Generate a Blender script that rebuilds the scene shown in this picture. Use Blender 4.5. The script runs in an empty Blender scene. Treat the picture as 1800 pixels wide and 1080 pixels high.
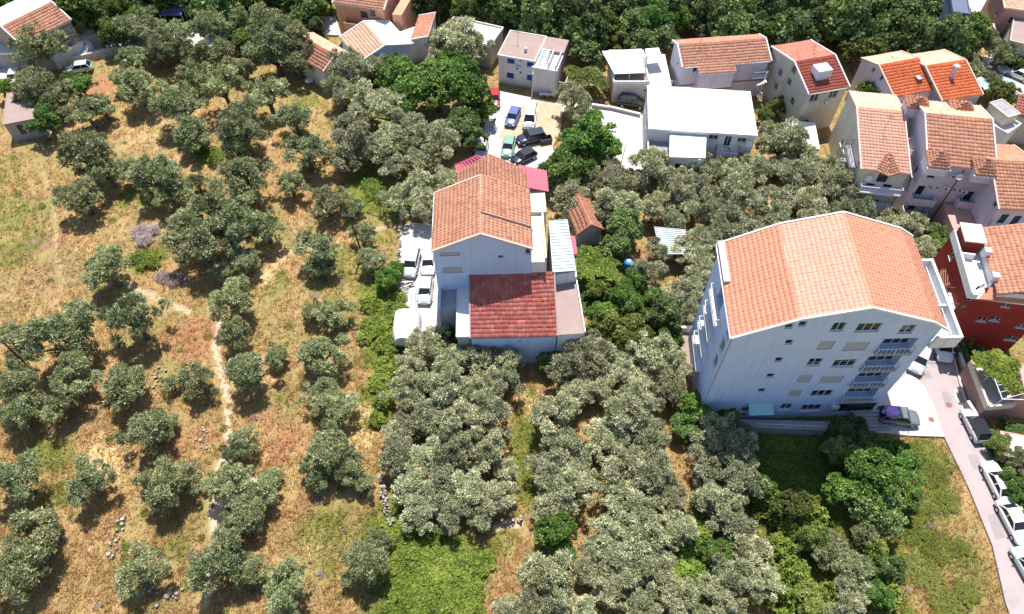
import bpy, math, random
import numpy as np
from mathutils import Vector, Matrix
R = math.radians
random.seed(7); rng = np.random.default_rng(7)
S = bpy.context.scene
COL = S.collection

# ---------------------------------------------------------------- camera, sky, sun, exposure
CAM_H = 70.0; PITCH = 53.3; FPX = 1250.0; CX, CY = 898.0, 540.0
cam = bpy.data.cameras.new("camera"); camo = bpy.data.objects.new("camera", cam); COL.objects.link(camo)
camo.location = (0, 0, CAM_H); camo.rotation_euler = (R(90 - PITCH), 0, 0)
cam.sensor_width = 36; cam.lens = 36 * FPX / 1800; cam.clip_end = 3000; cam.shift_x = (900 - CX) / 1800
S.camera = camo
SUN_EL = 67.0; SUN_AZ = 2.0          # azimuth from +Y, clockwise
w = bpy.data.worlds.new("World"); S.world = w; w.use_nodes = True
nt = w.node_tree; sky = nt.nodes.new("ShaderNodeTexSky"); sky.sky_type = 'NISHITA'; sky.sun_disc = False
sky.sun_elevation = R(SUN_EL); sky.sun_rotation = R(SUN_AZ); sky.air_density = 1.0; sky.dust_density = 0.6
bg = nt.nodes["Background"]; bg.inputs[1].default_value = 0.12
nt.links.new(sky.outputs[0], bg.inputs[0])
sun = bpy.data.lights.new("sun", 'SUN'); suno = bpy.data.objects.new("sun", sun); COL.objects.link(suno)
sun.energy = 5.0; sun.angle = R(0.5); sun.color = (1.0, 0.955, 0.9)
sd = Vector((math.sin(R(SUN_AZ)) * math.cos(R(SUN_EL)), math.cos(R(SUN_AZ)) * math.cos(R(SUN_EL)), math.sin(R(SUN_EL))))
suno.rotation_euler = sd.to_track_quat('Z', 'Y').to_euler(); suno.location = (0, 30, 90)
S.view_settings.view_transform = 'Standard'; S.view_settings.look = 'None'
S.view_settings.exposure = 0.48; S.view_settings.gamma = 1
S.cycles.max_bounces = 5; S.cycles.diffuse_bounces = 2; S.cycles.transparent_max_bounces = 4

# ---------------------------------------------------------------- measuring: picture point -> place
_T = R(PITCH)
def ray(px, py):
    u = (px - CX) / FPX; v = (py - CY) / FPX
    return Vector((u, math.cos(_T) - v * math.sin(_T), -(math.sin(_T) + v * math.cos(_T))))
def G(px, py, z=0.0):
    r = ray(px, py); t = (z - CAM_H) / r.z
    return Vector((r.x * t, r.y * t, z))
def scale_at(px, py, z=0.0):
    r = ray(px, py); return ((z - CAM_H) / r.z) / FPX      # metres per picture point

# ---------------------------------------------------------------- materials
def newmat(name):
    m = bpy.data.materials.new(name); m.use_nodes = True
    return m, m.node_tree.nodes, m.node_tree.links, m.node_tree.nodes["Principled BSDF"]
def ramp(nodes, stops):
    r = nodes.new("ShaderNodeValToRGB"); e = r.color_ramp.elements
    while len(e) < len(stops): e.new(0.5)
    for k, (p, c) in enumerate(stops): e[k].position = p; e[k].color = (*c, 1)
    return r
def mat(name, c, rough=.8, var=.18, sc=.6, bump=.0, bsc=30, spec=.3, metal=0, tint=None, dirt=None, coat=0, streak=0):
    streak = streak or (.45 if 'render' in name else 0)
    m, N, L, P = newmat(name)
    tc = N.new("ShaderNodeNewGeometry") if False else N.new("ShaderNodeTexCoord")
    n1 = N.new("ShaderNodeTexNoise"); n1.inputs["Scale"].default_value = sc; n1.inputs["Detail"].default_value = 7
    n1.inputs["Roughness"].default_value = .65
    L.new(tc.outputs["Object"], n1.inputs["Vector"])
    lo = [x * (1 - var) for x in c]; hi = [min(1, x * (1 + var)) for x in c]
    rp = ramp(N, [(.3, lo), (.7, hi)]); L.new(n1.outputs["Fac"], rp.inputs[0])
    out = rp.outputs[0]
    if tint is not None:
        at = N.new("ShaderNodeAttribute"); at.attribute_name = "tint"
        tr = ramp(N, [(0, tint[0]), (.5, tint[1]), (1, tint[2])]); L.new(at.outputs["Fac"], tr.inputs[0])
        mx = N.new("ShaderNodeMix"); mx.data_type = 'RGBA'; mx.blend_type = 'MULTIPLY'; mx.inputs[0].default_value = 1
        L.new(out, mx.inputs[6]); L.new(tr.outputs[0], mx.inputs[7]); out = mx.outputs[2]
    if dirt is not None:
        n2 = N.new("ShaderNodeTexNoise"); n2.inputs["Scale"].default_value = dirt[1]; n2.inputs["Detail"].default_value = 9
        n2.inputs["Roughness"].default_value = .75
        L.new(tc.outputs["Object"], n2.inputs["Vector"])
        r2 = ramp(N, [(.5, (0, 0, 0)), (.68, (1, 1, 1))]); L.new(n2.outputs["Fac"], r2.inputs[0])
        mx = N.new("ShaderNodeMix"); mx.data_type = 'RGBA'; mx.blend_type = 'MIX'
        ml = N.new("ShaderNodeMath"); ml.operation = 'MULTIPLY'; ml.inputs[1].default_value = dirt[2]
        L.new(r2.outputs[0], ml.inputs[0]); L.new(ml.outputs[0], mx.inputs[0])
        L.new(out, mx.inputs[6]); mx.inputs[7].default_value = (*dirt[0], 1); out = mx.outputs[2]
    if streak:
        mp = N.new("ShaderNodeMapping"); mp.inputs["Scale"].default_value = (1.6, 1.6, .09); L.new(tc.outputs["Object"], mp.inputs[0])
        n4 = N.new("ShaderNodeTexNoise"); n4.inputs["Scale"].default_value = 1.3; n4.inputs["Detail"].default_value = 8; n4.inputs["Roughness"].default_value = .7; L.new(mp.outputs[0], n4.inputs["Vector"])
        r4 = ramp(N, [(.52, (0, 0, 0)), (.72, (1, 1, 1))]); L.new(n4.outputs["Fac"], r4.inputs[0])
        m4 = N.new("ShaderNodeMath"); m4.operation = 'MULTIPLY'; m4.inputs[1].default_value = streak; L.new(r4.outputs[0], m4.inputs[0])
        mx = N.new("ShaderNodeMix"); mx.data_type = 'RGBA'; mx.blend_type = 'MULTIPLY'; L.new(m4.outputs[0], mx.inputs[0]); L.new(out, mx.inputs[6]); mx.inputs[7].default_value = (.55, .53, .5, 1); out = mx.outputs[2]
    L.new(out, P.inputs["Base Color"])
    P.inputs["Roughness"].default_value = rough; P.inputs["Specular IOR Level"].default_value = spec
    P.inputs["Metallic"].default_value = metal
    if coat: P.inputs["Coat Weight"].default_value = coat; P.inputs["Coat Roughness"].default_value = .08
    if bump:
        n3 = N.new("ShaderNodeTexNoise"); n3.inputs["Scale"].default_value = bsc; n3.inputs["Detail"].default_value = 4
        L.new(tc.outputs["Object"], n3.inputs["Vector"])
        b = N.new("ShaderNodeBump"); b.inputs["Strength"].default_value = bump; b.inputs["Distance"].default_value = .05
        L.new(n3.outputs["Fac"], b.inputs["Height"]); L.new(b.outputs[0], P.inputs["Normal"])
    return m
def leafmat(name, lo, mid, hi, trans=.25, rough=.55, spec=.35, objvar=.35):
    m, N, L, P = newmat(name)
    at = N.new("ShaderNodeAttribute"); at.attribute_name = "tint"
    rp = ramp(N, [(0, lo), (.5, mid), (1, hi)]); L.new(at.outputs["Fac"], rp.inputs[0])
    oi = N.new("ShaderNodeObjectInfo"); hs = N.new("ShaderNodeHueSaturation")
    mr = N.new("ShaderNodeMapRange"); mr.inputs[3].default_value = 1 - objvar; mr.inputs[4].default_value = 1 + objvar
    L.new(oi.outputs["Random"], mr.inputs[0]); L.new(mr.outputs[0], hs.inputs["Value"])
    ml = N.new("ShaderNodeMath"); ml.operation = 'MULTIPLY'; ml.inputs[1].default_value = 7.31; L.new(oi.outputs["Random"], ml.inputs[0])
    fr = N.new("ShaderNodeMath"); fr.operation = 'FRACT'; L.new(ml.outputs[0], fr.inputs[0])
    m2 = N.new("ShaderNodeMapRange"); m2.inputs[3].default_value = .485; m2.inputs[4].default_value = .515
    L.new(fr.outputs[0], m2.inputs[0]); L.new(m2.outputs[0], hs.inputs["Hue"])
    L.new(rp.outputs[0], hs.inputs["Color"])
    L.new(hs.outputs[0], P.inputs["Base Color"]); P.inputs["Roughness"].default_value = rough
    P.inputs["Specular IOR Level"].default_value = spec
    tr = N.new("ShaderNodeBsdfTranslucent"); L.new(hs.outputs[0], tr.inputs[0])
    mx = N.new("ShaderNodeMixShader"); mx.inputs[0].default_value = trans
    L.new(P.outputs[0], mx.inputs[1]); L.new(tr.outputs[0], mx.inputs[2])
    L.new(mx.outputs[0], N["Material Output"].inputs[0])
    return m
M = {}
M['white'] = mat('white_render', (.78, .77, .76), .85, .05, .5, dirt=((.5, .47, .43), .5, .35))
M['whitewall'] = mat('white_wall_render', (.72, .72, .73), .9, .05, .4, bump=.15, dirt=((.5, .48, .45), .35, .3))
M['bluewhite'] = mat('pale_blue_grey_render', (.52, .63, .86), .9, .05, .35, bump=.12, dirt=((.45, .46, .5), .3, .25))  # white walls with the blue of the shade put into their colour
M['greywall'] = mat('grey_cement_render', (.36, .36, .37), .92, .12, .5, bump=.2, dirt=((.2, .2, .2), .6, .5))
M['cream'] = mat('cream_render', (.68, .60, .47), .9, .06, .5, bump=.12, dirt=((.42, .36, .28), .4, .35))
M['beige'] = mat('beige_render', (.56, .51, .42), .9, .07, .5, bump=.12, dirt=((.35, .31, .26), .4, .35))
M['peach'] = mat('peach_render', (.66, .34, .20), .9, .06, .5, bump=.12, dirt=((.42, .25, .18), .4, .3))
M['lilac'] = mat('lilac_render', (.66, .59, .64), .9, .05, .5, bump=.12, dirt=((.45, .4, .45), .4, .3))
M['red'] = mat('brick_red_render', (.27, .03, .022), .85, .08, .5, bump=.12, dirt=((.17, .022, .02), .4, .4))
M['pinkwall'] = mat('salmon_render', (.58, .33, .28), .9, .07, .5, bump=.12)
M['concrete'] = mat('weathered_concrete', (.62, .58, .54), .92, .1, .5, bump=.2, dirt=((.33, .28, .25), .5, .6))
M['pinkconc'] = mat('pink_weathered_concrete', (.36, .265, .235), .92, .1, .6, bump=.2, dirt=((.30, .22, .2), .5, .6))
M['trim'] = mat('pale_trim_paint', (.75, .72, .68), .8, .05, 1)
M['peachtrim'] = mat('peach_trim_mortar', (.72, .52, .42), .85, .08, 1)
M['glass'] = mat('dark_window_glass', (.02, .025, .03), .08, .1, 1, spec=.6)
M['shutter'] = mat('grey_roller_shutter', (.45, .45, .47), .7, .05, 1)
M['blue'] = mat('blue_painted_shutter', (.02, .06, .32), .6, .1, 1)
M['metal'] = mat('white_painted_steel', (.7, .71, .73), .5, .05, 1, spec=.5)
M['darkmetal'] = mat('dark_steel', (.08, .08, .09), .5, .1, 1, spec=.5)
M['rust'] = mat('rusty_brown_paint', (.30, .12, .08), .7, .1, 1)
M['wood'] = mat('weathered_wood', (.22, .16, .11), .85, .2, 3)
M['polewood'] = mat('dark_tarred_wood', (.10, .075, .055), .85, .2, 3)
M['bark'] = mat('grey_olive_bark', (.17, .14, .11), .95, .3, 4, bump=.5, bsc=14)
TT = ((.74, .70, .68), (1, 1, 1), (1.25, 1.22, 1.18))
M['tileB'] = mat('deep_salmon_clay_tile', (.68, .295, .185), .85, .06, .2, tint=((.92, .91, .9), (1, 1, 1), (1.06, 1.06, 1.06)), dirt=((.66, .30, .19), .2, .5))
M['slate'] = mat('slate_grey_render', (.13, .15, .22), .8, .08, .5)
M['tile'] = mat('brown_orange_clay_tile', (.56, .265, .165), .85, .08, .35, tint=TT, dirt=((.40, .17, .11), .25, .45))
M['tilebig'] = mat('salmon_clay_tile', (.70, .375, .26), .85, .06, .2, tint=((.9, .89, .88), (1, 1, 1), (1.06, 1.06, 1.06)), dirt=((.74, .40, .27), .16, .6))
M['tilered'] = mat('faded_red_clay_tile', (.40, .105, .082), .85, .1, .5, tint=((.7, .68, .68), (1, 1, 1), (1.5, 1.8, 1.9)), dirt=((.62, .30, .22), .4, .3))
M['tilebright'] = mat('bright_orange_clay_tile', (.70, .17, .065), .85, .06, .35, tint=TT)
M['tiledark'] = mat('brown_red_clay_tile', (.34, .085, .06), .85, .1, .35, tint=TT)
M['tilepale'] = mat('pale_peach_clay_tile', (.74, .47, .32), .85, .06, .35, tint=TT)  # own pale peach on some roofs; on sun-facing back slopes sunlight put into colour
M['tilemoss'] = mat('blotched_red_clay_tile', (.52, .17, .12), .85, .1, .5, tint=TT, dirt=((.68, .36, .27), .9, .75))
M['pinkmetal'] = mat('raspberry_sheet_metal', (.50, .10, .15), .5, .06, .5, spec=.5)
M['greysheet'] = mat('grey_green_sheet_metal', (.50, .55, .53), .55, .08, .5, spec=.4, dirt=((.36, .37, .35), .5, .4))
M['whitesheet'] = mat('white_roof_coating', (.84, .84, .83), .7, .02, .4, dirt=((.70, .69, .66), .25, .35))
M['solar'] = mat('blue_solar_glass', (.10, .11, .28), .15, .1, 1, spec=.8)
M['tarp'] = mat('white_tarpaulin', (.85, .83, .80), .6, .04, 1)
M['teal'] = mat('teal_tarpaulin', (.38, .62, .60), .6, .08, 1)
M['lilaccloth'] = mat('lilac_cloth', (.55, .30, .75), .6, .08, 1)  # colour of the reflection modelled on the dark car
M['barrel'] = mat('blue_plastic', (.02, .22, .55), .4, .05, 1, spec=.5)
M['stonewall'] = mat('grey_limestone', (.34, .31, .27), .92, .2, 1.5, bump=.4, tint=((.6, .6, .6), (1, 1, 1), (1.4, 1.38, 1.3)))
M['road'] = mat('sun_bleached_asphalt', (.43, .36, .355), .9, .09, .35, bump=.2, bsc=60, dirt=((.31, .26, .255), .35, .7))
M['conc_road'] = mat('white_concrete_paving', (.58, .55, .52), .92, .06, .4, bump=.15, dirt=((.46, .42, .39), .35, .45))
M['gravel'] = mat('pale_gravel', (.55, .51, .48), .95, .18, 6, bump=.6, bsc=25, dirt=((.45, .38, .33), .6, .5))
M['sand'] = mat('trampled_sandy_earth', (.52, .40, .26), .95, .15, 1, bump=.5, bsc=12, dirt=((.34, .23, .13), .6, .6))
M['brownwall'] = mat('brown_terrace_render', (.32, .20, .17), .9, .08, .5, bump=.12)
M['patch'] = mat('darker_asphalt_repair', (.33, .29, .285), .9, .08, 1, bump=.15, bsc=60)
M['kerb'] = mat('cream_kerb_concrete', (.66, .58, .5), .9, .08, 1)
M['paint'] = mat('white_road_paint', (.75, .72, .70), .8, .08, 3)
M['bloom'] = leafmat('magenta_blossom', (.25, .02, .05), (.40, .04, .09), (.5, .08, .15))
M['twig'] = leafmat('dry_mauve_twigs', (.24, .17, .17), (.36, .28, .28), (.5, .42, .42), trans=.0)
M['olive'] = leafmat('olive_leaf', (.12, .14, .055), (.31, .345, .155), (.72, .74, .42), trans=.2, spec=.15, objvar=.25)
M['oliveB'] = leafmat('silvery_olive_leaf', (.17, .18, .08), (.41, .42, .235), (.88, .87, .57), trans=.2, rough=.55, spec=.15, objvar=.28)
M['green'] = leafmat('broad_green_leaf', (.06, .12, .018), (.13, .24, .038), (.30, .44, .09), trans=.3, rough=.5, objvar=.25)
M['yellowgreen'] = leafmat('yellow_green_leaf', (.07, .10, .018), (.16, .205, .038), (.29, .33, .075), rough=.55)
M['forest'] = leafmat('dark_woodland_leaf', (.06, .10, .026), (.14, .21, .06), (.32, .42, .14), trans=.25, rough=.55, objvar=.45)
M['bramble'] = leafmat('bright_bramble_leaf', (.07, .115, .012), (.20, .28, .035), (.40, .48, .09), rough=.55, objvar=.05)
M['grass'] = leafmat('dry_grass_blade', (.40, .23, .09), (.56, .37, .15), (.66, .50, .25), trans=.3, rough=.8, spec=.1, objvar=.02)
M['greengrass'] = leafmat('green_grass_blade', (.14, .17, .03), (.24, .27, .06), (.38, .38, .12), trans=.3, rough=.8, spec=.1, objvar=.02)

# ---------------------------------------------------------------- mesh building
class MB:
    def __init__(s): s.v = []; s.f = []; s.m = []; s.t = []
    def poly(s, pts, mi=0, t=.5):
        b = len(s.v); s.v += [tuple(p) for p in pts]; s.f.append(tuple(range(b, b + len(pts)))); s.m.append(mi); s.t.append(t)
    def hexa(s, P, mi=0, t=.5):        # P: 4 bottom, 4 top (ccw from above)
        b = len(s.v); s.v += [tuple(p) for p in P]
        for f in ((0, 3, 2, 1), (4, 5, 6, 7), (0, 1, 5, 4), (1, 2, 6, 5), (2, 3, 7, 6), (3, 0, 4, 7)):
            s.f.append(tuple(b + i for i in f)); s.m.append(mi); s.t.append(t)
    def box(s, x0, x1, y0, y1, z0, z1, mi=0, t=.5):
        s.hexa([(x0, y0, z0), (x1, y0, z0), (x1, y1, z0), (x0, y1, z0), (x0, y0, z1), (x1, y0, z1), (x1, y1, z1), (x0, y1, z1)], mi, t)
    def beam(s, p, q, a, b=None, mi=0, t=.5, up=(0, 0, 1)):
        p = Vector(p); q = Vector(q); b = b or a; d = (q - p)
        if d.length < 1e-5: return
        d.normalize(); u = Vector(up)
        if abs(d.dot(u)) > .98: u = Vector((1, 0, 0))
        sx = d.cross(u).normalized() * a / 2; sz = sx.cross(d).normalized() * b / 2
        s.hexa([p - sx - sz, p + sx - sz, q + sx - sz, q - sx - sz, p - sx + sz, p + sx + sz, q + sx + sz, q - sx + sz], mi, t)
    def tube(s, pts, rad, n=6, mi=0, cap=True):
        base = len(s.v); pts = [Vector(p) for p in pts]
        for i, p in enumerate(pts):
            d = (pts[min(i + 1, len(pts) - 1)] - pts[max(i - 1, 0)]).normalized()
            u = Vector((0, 0, 1)) if abs(d.z) < .9 else Vector((1, 0, 0))
            a = d.cross(u).normalized(); b = d.cross(a)
            for k in range(n):
                th = 2 * math.pi * k / n; s.v.append(tuple(p + (a * math.cos(th) + b * math.sin(th)) * rad[i]))
        for i in range(len(pts) - 1):
            for k in range(n):
                k2 = (k + 1) % n
                s.f.append((base + i * n + k, base + i * n + k2, base + (i + 1) * n + k2, base + (i + 1) * n + k)); s.m.append(mi); s.t.append(.5)
        if cap:
            s.f.append(tuple(base + (len(pts) - 1) * n + k for k in range(n))); s.m.append(mi); s.t.append(.5)
            s.f.append(tuple(base + k for k in reversed(range(n)))); s.m.append(mi); s.t.append(.5)
    def prism(s, pts, z0, z1, mi=0, t=.5):
        n = len(pts); a = sum(pts[i][0] * pts[(i + 1) % n][1] - pts[(i + 1) % n][0] * pts[i][1] for i in range(n))
        if a < 0: pts = list(reversed(pts))
        b = len(s.v); s.v += [(p[0], p[1], z0) for p in pts] + [(p[0], p[1], z1) for p in pts]
        s.f.append(tuple(b + i for i in reversed(range(n)))); s.f.append(tuple(b + n + i for i in range(n)))
        for i in range(n):
            j = (i + 1) % n; s.f.append((b + i, b + j, b + n + j, b + n + i))
        s.m += [mi] * (n + 2); s.t += [t] * (n + 2)
    def mesh(s, name, mats, smooth=False):
        me = bpy.data.meshes.new(name); me.from_pydata(s.v, [], s.f)
        for m in (mats if isinstance(mats, (list, tuple)) else [mats]): me.materials.append(M[m] if isinstance(m, str) else m)
        me.polygons.foreach_set('material_index', s.m)
        if smooth: me.polygons.foreach_set('use_smooth', [True] * len(s.f))
        a = me.attributes.new('tint', 'FLOAT', 'FACE'); a.data.foreach_set('value', s.t)
        me.update(); return me
    def build(s, name, mats, parent=None, smooth=False, **k):
        if not s.f: return None
        return obj(name, s.mesh(name, mats, smooth), parent, **k)
def obj(name, me, parent=None, label=None, cat=None, group=None, kind=None, loc=None, rz=None):
    o = bpy.data.objects.new(name, me); COL.objects.link(o)
    if parent is not None: o.parent = parent
    if label: o['label'] = label
    if cat: o['category'] = cat
    if group: o['group'] = group
    if kind: o['kind'] = kind
    if loc is not None: o.location = loc
    if rz is not None: o.rotation_euler = (0, 0, rz)
    return o
def thing(name, label, cat, loc=(0, 0, 0), rz=0, group=None):
    return obj(name, None, None, label, cat, group, None, loc, rz)
def np_mesh(name, V, F, tint, mats, smooth=False):
    me = bpy.data.meshes.new(name); nv, nf, k = len(V), len(F), F.shape[1]
    me.vertices.add(nv); me.vertices.foreach_set('co', np.ascontiguousarray(V, dtype=np.float32).ravel())
    me.loops.add(nf * k); me.loops.foreach_set('vertex_index', np.ascontiguousarray(F, dtype=np.int32).ravel())
    me.polygons.add(nf); me.polygons.foreach_set('loop_start', np.arange(0, nf * k, k, dtype=np.int32))
    me.update(calc_edges=True)
    a = me.attributes.new('tint', 'FLOAT', 'FACE'); a.data.foreach_set('value', np.asarray(tint, dtype=np.float32))
    for m in (mats if isinstance(mats, (list, tuple)) else [mats]): me.materials.append(M[m] if isinstance(m, str) else m)
    if smooth: me.polygons.foreach_set('use_smooth', np.ones(nf, dtype=bool))
    return me
def inside(px, py, poly):
    n = len(poly); c = np.zeros(px.shape, bool)
    for i in range(n):
        x0, y0 = poly[i][0], poly[i][1]; x1, y1 = poly[(i + 1) % n][0], poly[(i + 1) % n][1]
        if y0 == y1: continue
        hit = ((y0 > py) != (y1 > py)) & (px < (x1 - x0) * (py - y0) / (y1 - y0) + x0); c ^= hit
    return c
EXCL = []      # ground polygons where no grass grows

# ---------------------------------------------------------------- ground
def axis(lo, hi, step, far):
    a = list(np.arange(lo, hi + step / 2, step)); d = step
    L_, H_ = [], []
    while (a[0] - (L_[-1] if L_ else a[0])) < far:
        d *= 1.35; L_.append((L_[-1] if L_ else a[0]) - d)
        H_.append((H_[-1] if H_ else a[-1]) + d)
    return np.array(list(reversed(L_)) + a + H_)
def smooth_noise(x, y, sc, seed):
    r = np.random.default_rng(seed); o = np.zeros_like(x); amp = 1; tot = 0
    for k in range(4):
        for j in range(3):
            th = r.uniform(0, 6.28); ph = r.uniform(0, 6.28, 2); f = sc * 2 ** k * r.uniform(.8, 1.25)
            xx = x * math.cos(th) + y * math.sin(th); yy = -x * math.sin(th) + y * math.cos(th)
            o += amp * np.sin(xx * f + ph[0] + 1.3 * np.sin(yy * f * .7 + ph[1])); tot += amp
        amp *= .6
    return o / tot
def ground_z(x, y):
    x = np.asarray(x, float); y = np.asarray(y, float)
    return -.28 + .2 * smooth_noise(x, y, .12, 3) + .05 * smooth_noise(x, y, 1.1, 4)
PATCH = [  # picture x, y, radius, channel, strength
 # green
 (20,370,60,'g',.6),(15,440,50,'g',.6),(10,310,45,'g',.55),(256,455,28,'g',1),(40,420,45,'g',.5),(245,345,30,'g',.7),(225,350,25,'g',.6),(370,270,28,'g',.8),
 (660,340,45,'g',1),(640,320,40,'g',.8),(690,360,30,'g',.9),(620,450,45,'g',.6),(660,420,50,'g',.5),(650,500,35,'g',.7),(615,480,40,'g',.5),(560,520,35,'g',.45),
 (680,560,40,'g',1),(675,620,40,'g',1),(670,680,35,'g',1),(665,730,28,'g',.9),(600,560,30,'g',.5),
 (740,195,35,'g',.4),(700,205,25,'g',.8),(555,180,25,'g',.6),(560,210,20,'g',.2),(450,260,25,'g',.4),(480,500,30,'g',.6),
 (490,610,25,'g',.4),(500,700,30,'g',.5),(480,760,30,'g',.3),(80,790,35,'g',.7),(100,860,40,'g',.7),(30,800,40,'g',.3),(215,930,35,'g',.35),(200,1020,60,'g',.35),(240,1060,50,'g',.4),
 (310,960,30,'g',.6),(340,1000,25,'g',.7),(560,930,50,'g',.7),(580,980,50,'g',.5),(610,960,40,'g',.6),(540,900,30,'g',.4),(700,930,60,'g',1),(760,1000,80,'g',1),(720,1060,70,'g',1),(820,1000,45,'g',.8),(860,960,40,'g',.6),
 (925,760,40,'g',.9),(915,820,40,'g',.9),(930,870,30,'g',.8),(935,690,25,'g',.5),(900,920,30,'g',.4),
 (1080,760,30,'g',.3),(1045,830,25,'g',.6),(1180,905,30,'g',.5),(1230,960,60,'g',1),(1210,1010,50,'g',1),(1370,900,60,'g',1),(1400,1000,70,'g',1),(1450,900,60,'g',.9),(1500,1060,60,'g',.9),(1550,980,40,'g',.9),
 (1600,900,60,'g',.85),(1650,870,50,'g',.75),(1620,960,50,'g',.8),(1690,980,45,'g',.65),(1630,800,40,'g',.7),(1700,1050,50,'g',.5),(1570,1060,40,'g',.8),
 (1400,780,120,'g',1),(1480,800,80,'g',1),(1340,840,60,'g',.9),
 (1060,480,60,'g',.9),(1100,560,60,'g',.8),(1160,560,60,'g',.7),(1230,560,30,'g',.4),(1240,600,30,'g',.3),(1080,600,50,'g',.8),
 (440,20,60,'g',.7),(350,20,60,'g',.9),(200,20,80,'g',1),(60,10,60,'g',1),(250,50,60,'g',.9),(560,40,60,'g',.9),(400,20,40,'g',.6),
 (1370,200,50,'g',.5),(1550,170,40,'g',.7),(1640,430,60,'g',.8),(1670,480,50,'g',.8),(1700,600,60,'g',.8),(1780,760,60,'g',.5),(1790,850,50,'g',.5),
 # reddish earth / grass
 (85,330,30,'r',.5),(95,420,25,'r',.6),(60,300,40,'r',.4),(340,590,50,'r',1),(330,610,40,'r',.8),(250,500,30,'r',.5),(70,520,50,'r',.4),(175,150,30,'r',.9),(160,160,30,'r',.6),
 (520,480,30,'r',.3),(620,590,30,'r',.5),(640,640,30,'r',.6),(500,780,35,'r',.9),(470,560,30,'r',.35),(500,320,30,'r',.6),(480,300,30,'r',.4),(540,350,25,'r',.5),(350,770,40,'r',.7),(320,720,40,'r',.4),(460,730,30,'r',.6),
 (650,870,30,'r',.7),(620,1050,40,'r',.4),(880,1040,40,'r',.5),(150,760,40,'r',.5),(1650,1010,30,'r',.4),(1690,880,30,'r',.4),(1140,270,30,'r',.4),(1200,430,60,'r',.5),(1300,400,80,'r',.4),(1150,450,40,'r',.7),(1030,390,40,'r',.5),
 # brown / mauve
 (50,430,40,'b',.7),(120,720,60,'b',.5),(180,770,50,'b',.4),(160,940,60,'b',.4),(250,410,30,'b',.5),(60,350,30,'b',.4),(1660,960,40,'b',.4),(560,1050,40,'b',.2),(1250,640,60,'b',.3),(90,480,40,'b',.5),(20,500,40,'b',.4),
 # pale straw
 (180,800,50,'s',.8),(210,820,40,'s',.8),(640,720,35,'s',.9),(645,760,35,'s',.8),(140,960,60,'s',.4),(540,960,30,'s',.6),(270,230,40,'s',.5),(560,230,20,'s',.3),(100,540,50,'s',.4),(680,390,40,'s',.35),(940,700,30,'s',.9),(480,450,30,'s',.6),(455,480,20,'s',.9),
 (1600,830,30,'s',.4),(650,850,25,'s',.5),(600,490,30,'s',.3),(290,900,40,'s',.4),(150,130,40,'s',.2),(1230,870,25,'s',.5),(1080,880,25,'s',.4),
]
PATHS = [([(383,565),(377,610),(388,650),(400,700),(401,740),(399,790),(392,850),(385,900),(375,960),(360,1060)], .36, .85),
         ([(70,290),(90,340),(98,400),(98,440),(112,500)], .38, .48),
         ([(220,495),(255,512),(290,530),(330,545)], .6, .55), ([(455,490),(500,450),(540,420)], .6, .38), ([(660,400),(700,395),(740,392)], .5, .5), ([(870,925),(915,918)], .5, .7),
         ([(400,820),(430,850),(425,880)], 1.3, .8), ([(380,880),(385,940)], 1.0, .7)]
X = axis(-112, 112, .6, 900); Y = axis(-8, 150, .6, 900)
gx, gy = np.meshgrid(X, Y); gxf, gyf = gx.ravel(), gy.ravel()
ch = {k: np.zeros(gxf.size) for k in 'grbs'}
def wobble(x, y): return x + 2.6 * smooth_noise(x, y, .45, 11), y + 2.6 * smooth_noise(x, y, .45, 12)
wx, wy = wobble(gxf, gyf)
for px, py, r, c, s in PATCH:
    p = G(px, py); rw = r * scale_at(px, py) * 1.15
    d = np.hypot(wx - p.x, wy - p.y) / rw
    ch[c] = np.maximum(ch[c], s * np.clip(1.5 - d, 0, 1) * (d < 1.5))
ch['g'] = np.where(gyf > 112, np.maximum(ch['g'], .9), ch['g'])
pathm = np.zeros(gxf.size)
for pts, wd, s in PATHS:
    P_ = [G(*p) for p in pts]
    for a, b in zip(P_[:-1], P_[1:]):
        dx, dy = b.x - a.x, b.y - a.y; l2 = dx * dx + dy * dy
        t = np.clip(((gxf - a.x) * dx + (gyf - a.y) * dy) / l2, 0, 1)
        d = np.hypot(gxf - a.x - t * dx, gyf - a.y - t * dy)
        pathm = np.maximum(pathm, s * np.clip(1.6 - d / wd, 0, 1))
gz = ground_z(gxf, gyf)
nx, ny = len(X), len(Y); idx = np.arange(nx * ny).reshape(ny, nx)
F = np.stack([idx[:-1, :-1], idx[:-1, 1:], idx[1:, 1:], idx[1:, :-1]], -1).reshape(-1, 4)
gm, N, L, P = newmat('dry_meadow_earth')
def attr(nm):
    a = N.new("ShaderNodeAttribute"); a.attribute_name = nm; return a.outputs["Fac"]
geo = N.new("ShaderNodeNewGeometry")
def noise(sc, det=6, rough=.65, stretch=None):
    n = N.new("ShaderNodeTexNoise"); n.inputs["Scale"].default_value = sc; n.inputs["Detail"].default_value = det; n.inputs["Roughness"].default_value = rough
    if stretch:
        mp = N.new("ShaderNodeMapping"); mp.inputs["Rotation"].default_value = (0, 0, stretch[1]); mp.inputs["Scale"].default_value = stretch[0]
        L.new(geo.outputs["Position"], mp.inputs[0]); L.new(mp.outputs[0], n.inputs["Vector"])
    else: L.new(geo.outputs["Position"], n.inputs["Vector"])
    return n.outputs["Fac"]
def mixc(f, a, b):
    m = N.new("ShaderNodeMix"); m.data_type = 'RGBA'
    (L.new(f, m.inputs[0]) if not isinstance(f, float) else setattr(m.inputs[0], 'default_value', f))
    for k, c in ((6, a), (7, b)):
        if isinstance(c, tuple): m.inputs[k].default_value = (*c, 1)
        else: L.new(c, m.inputs[k])
    return m.outputs[2]
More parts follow.
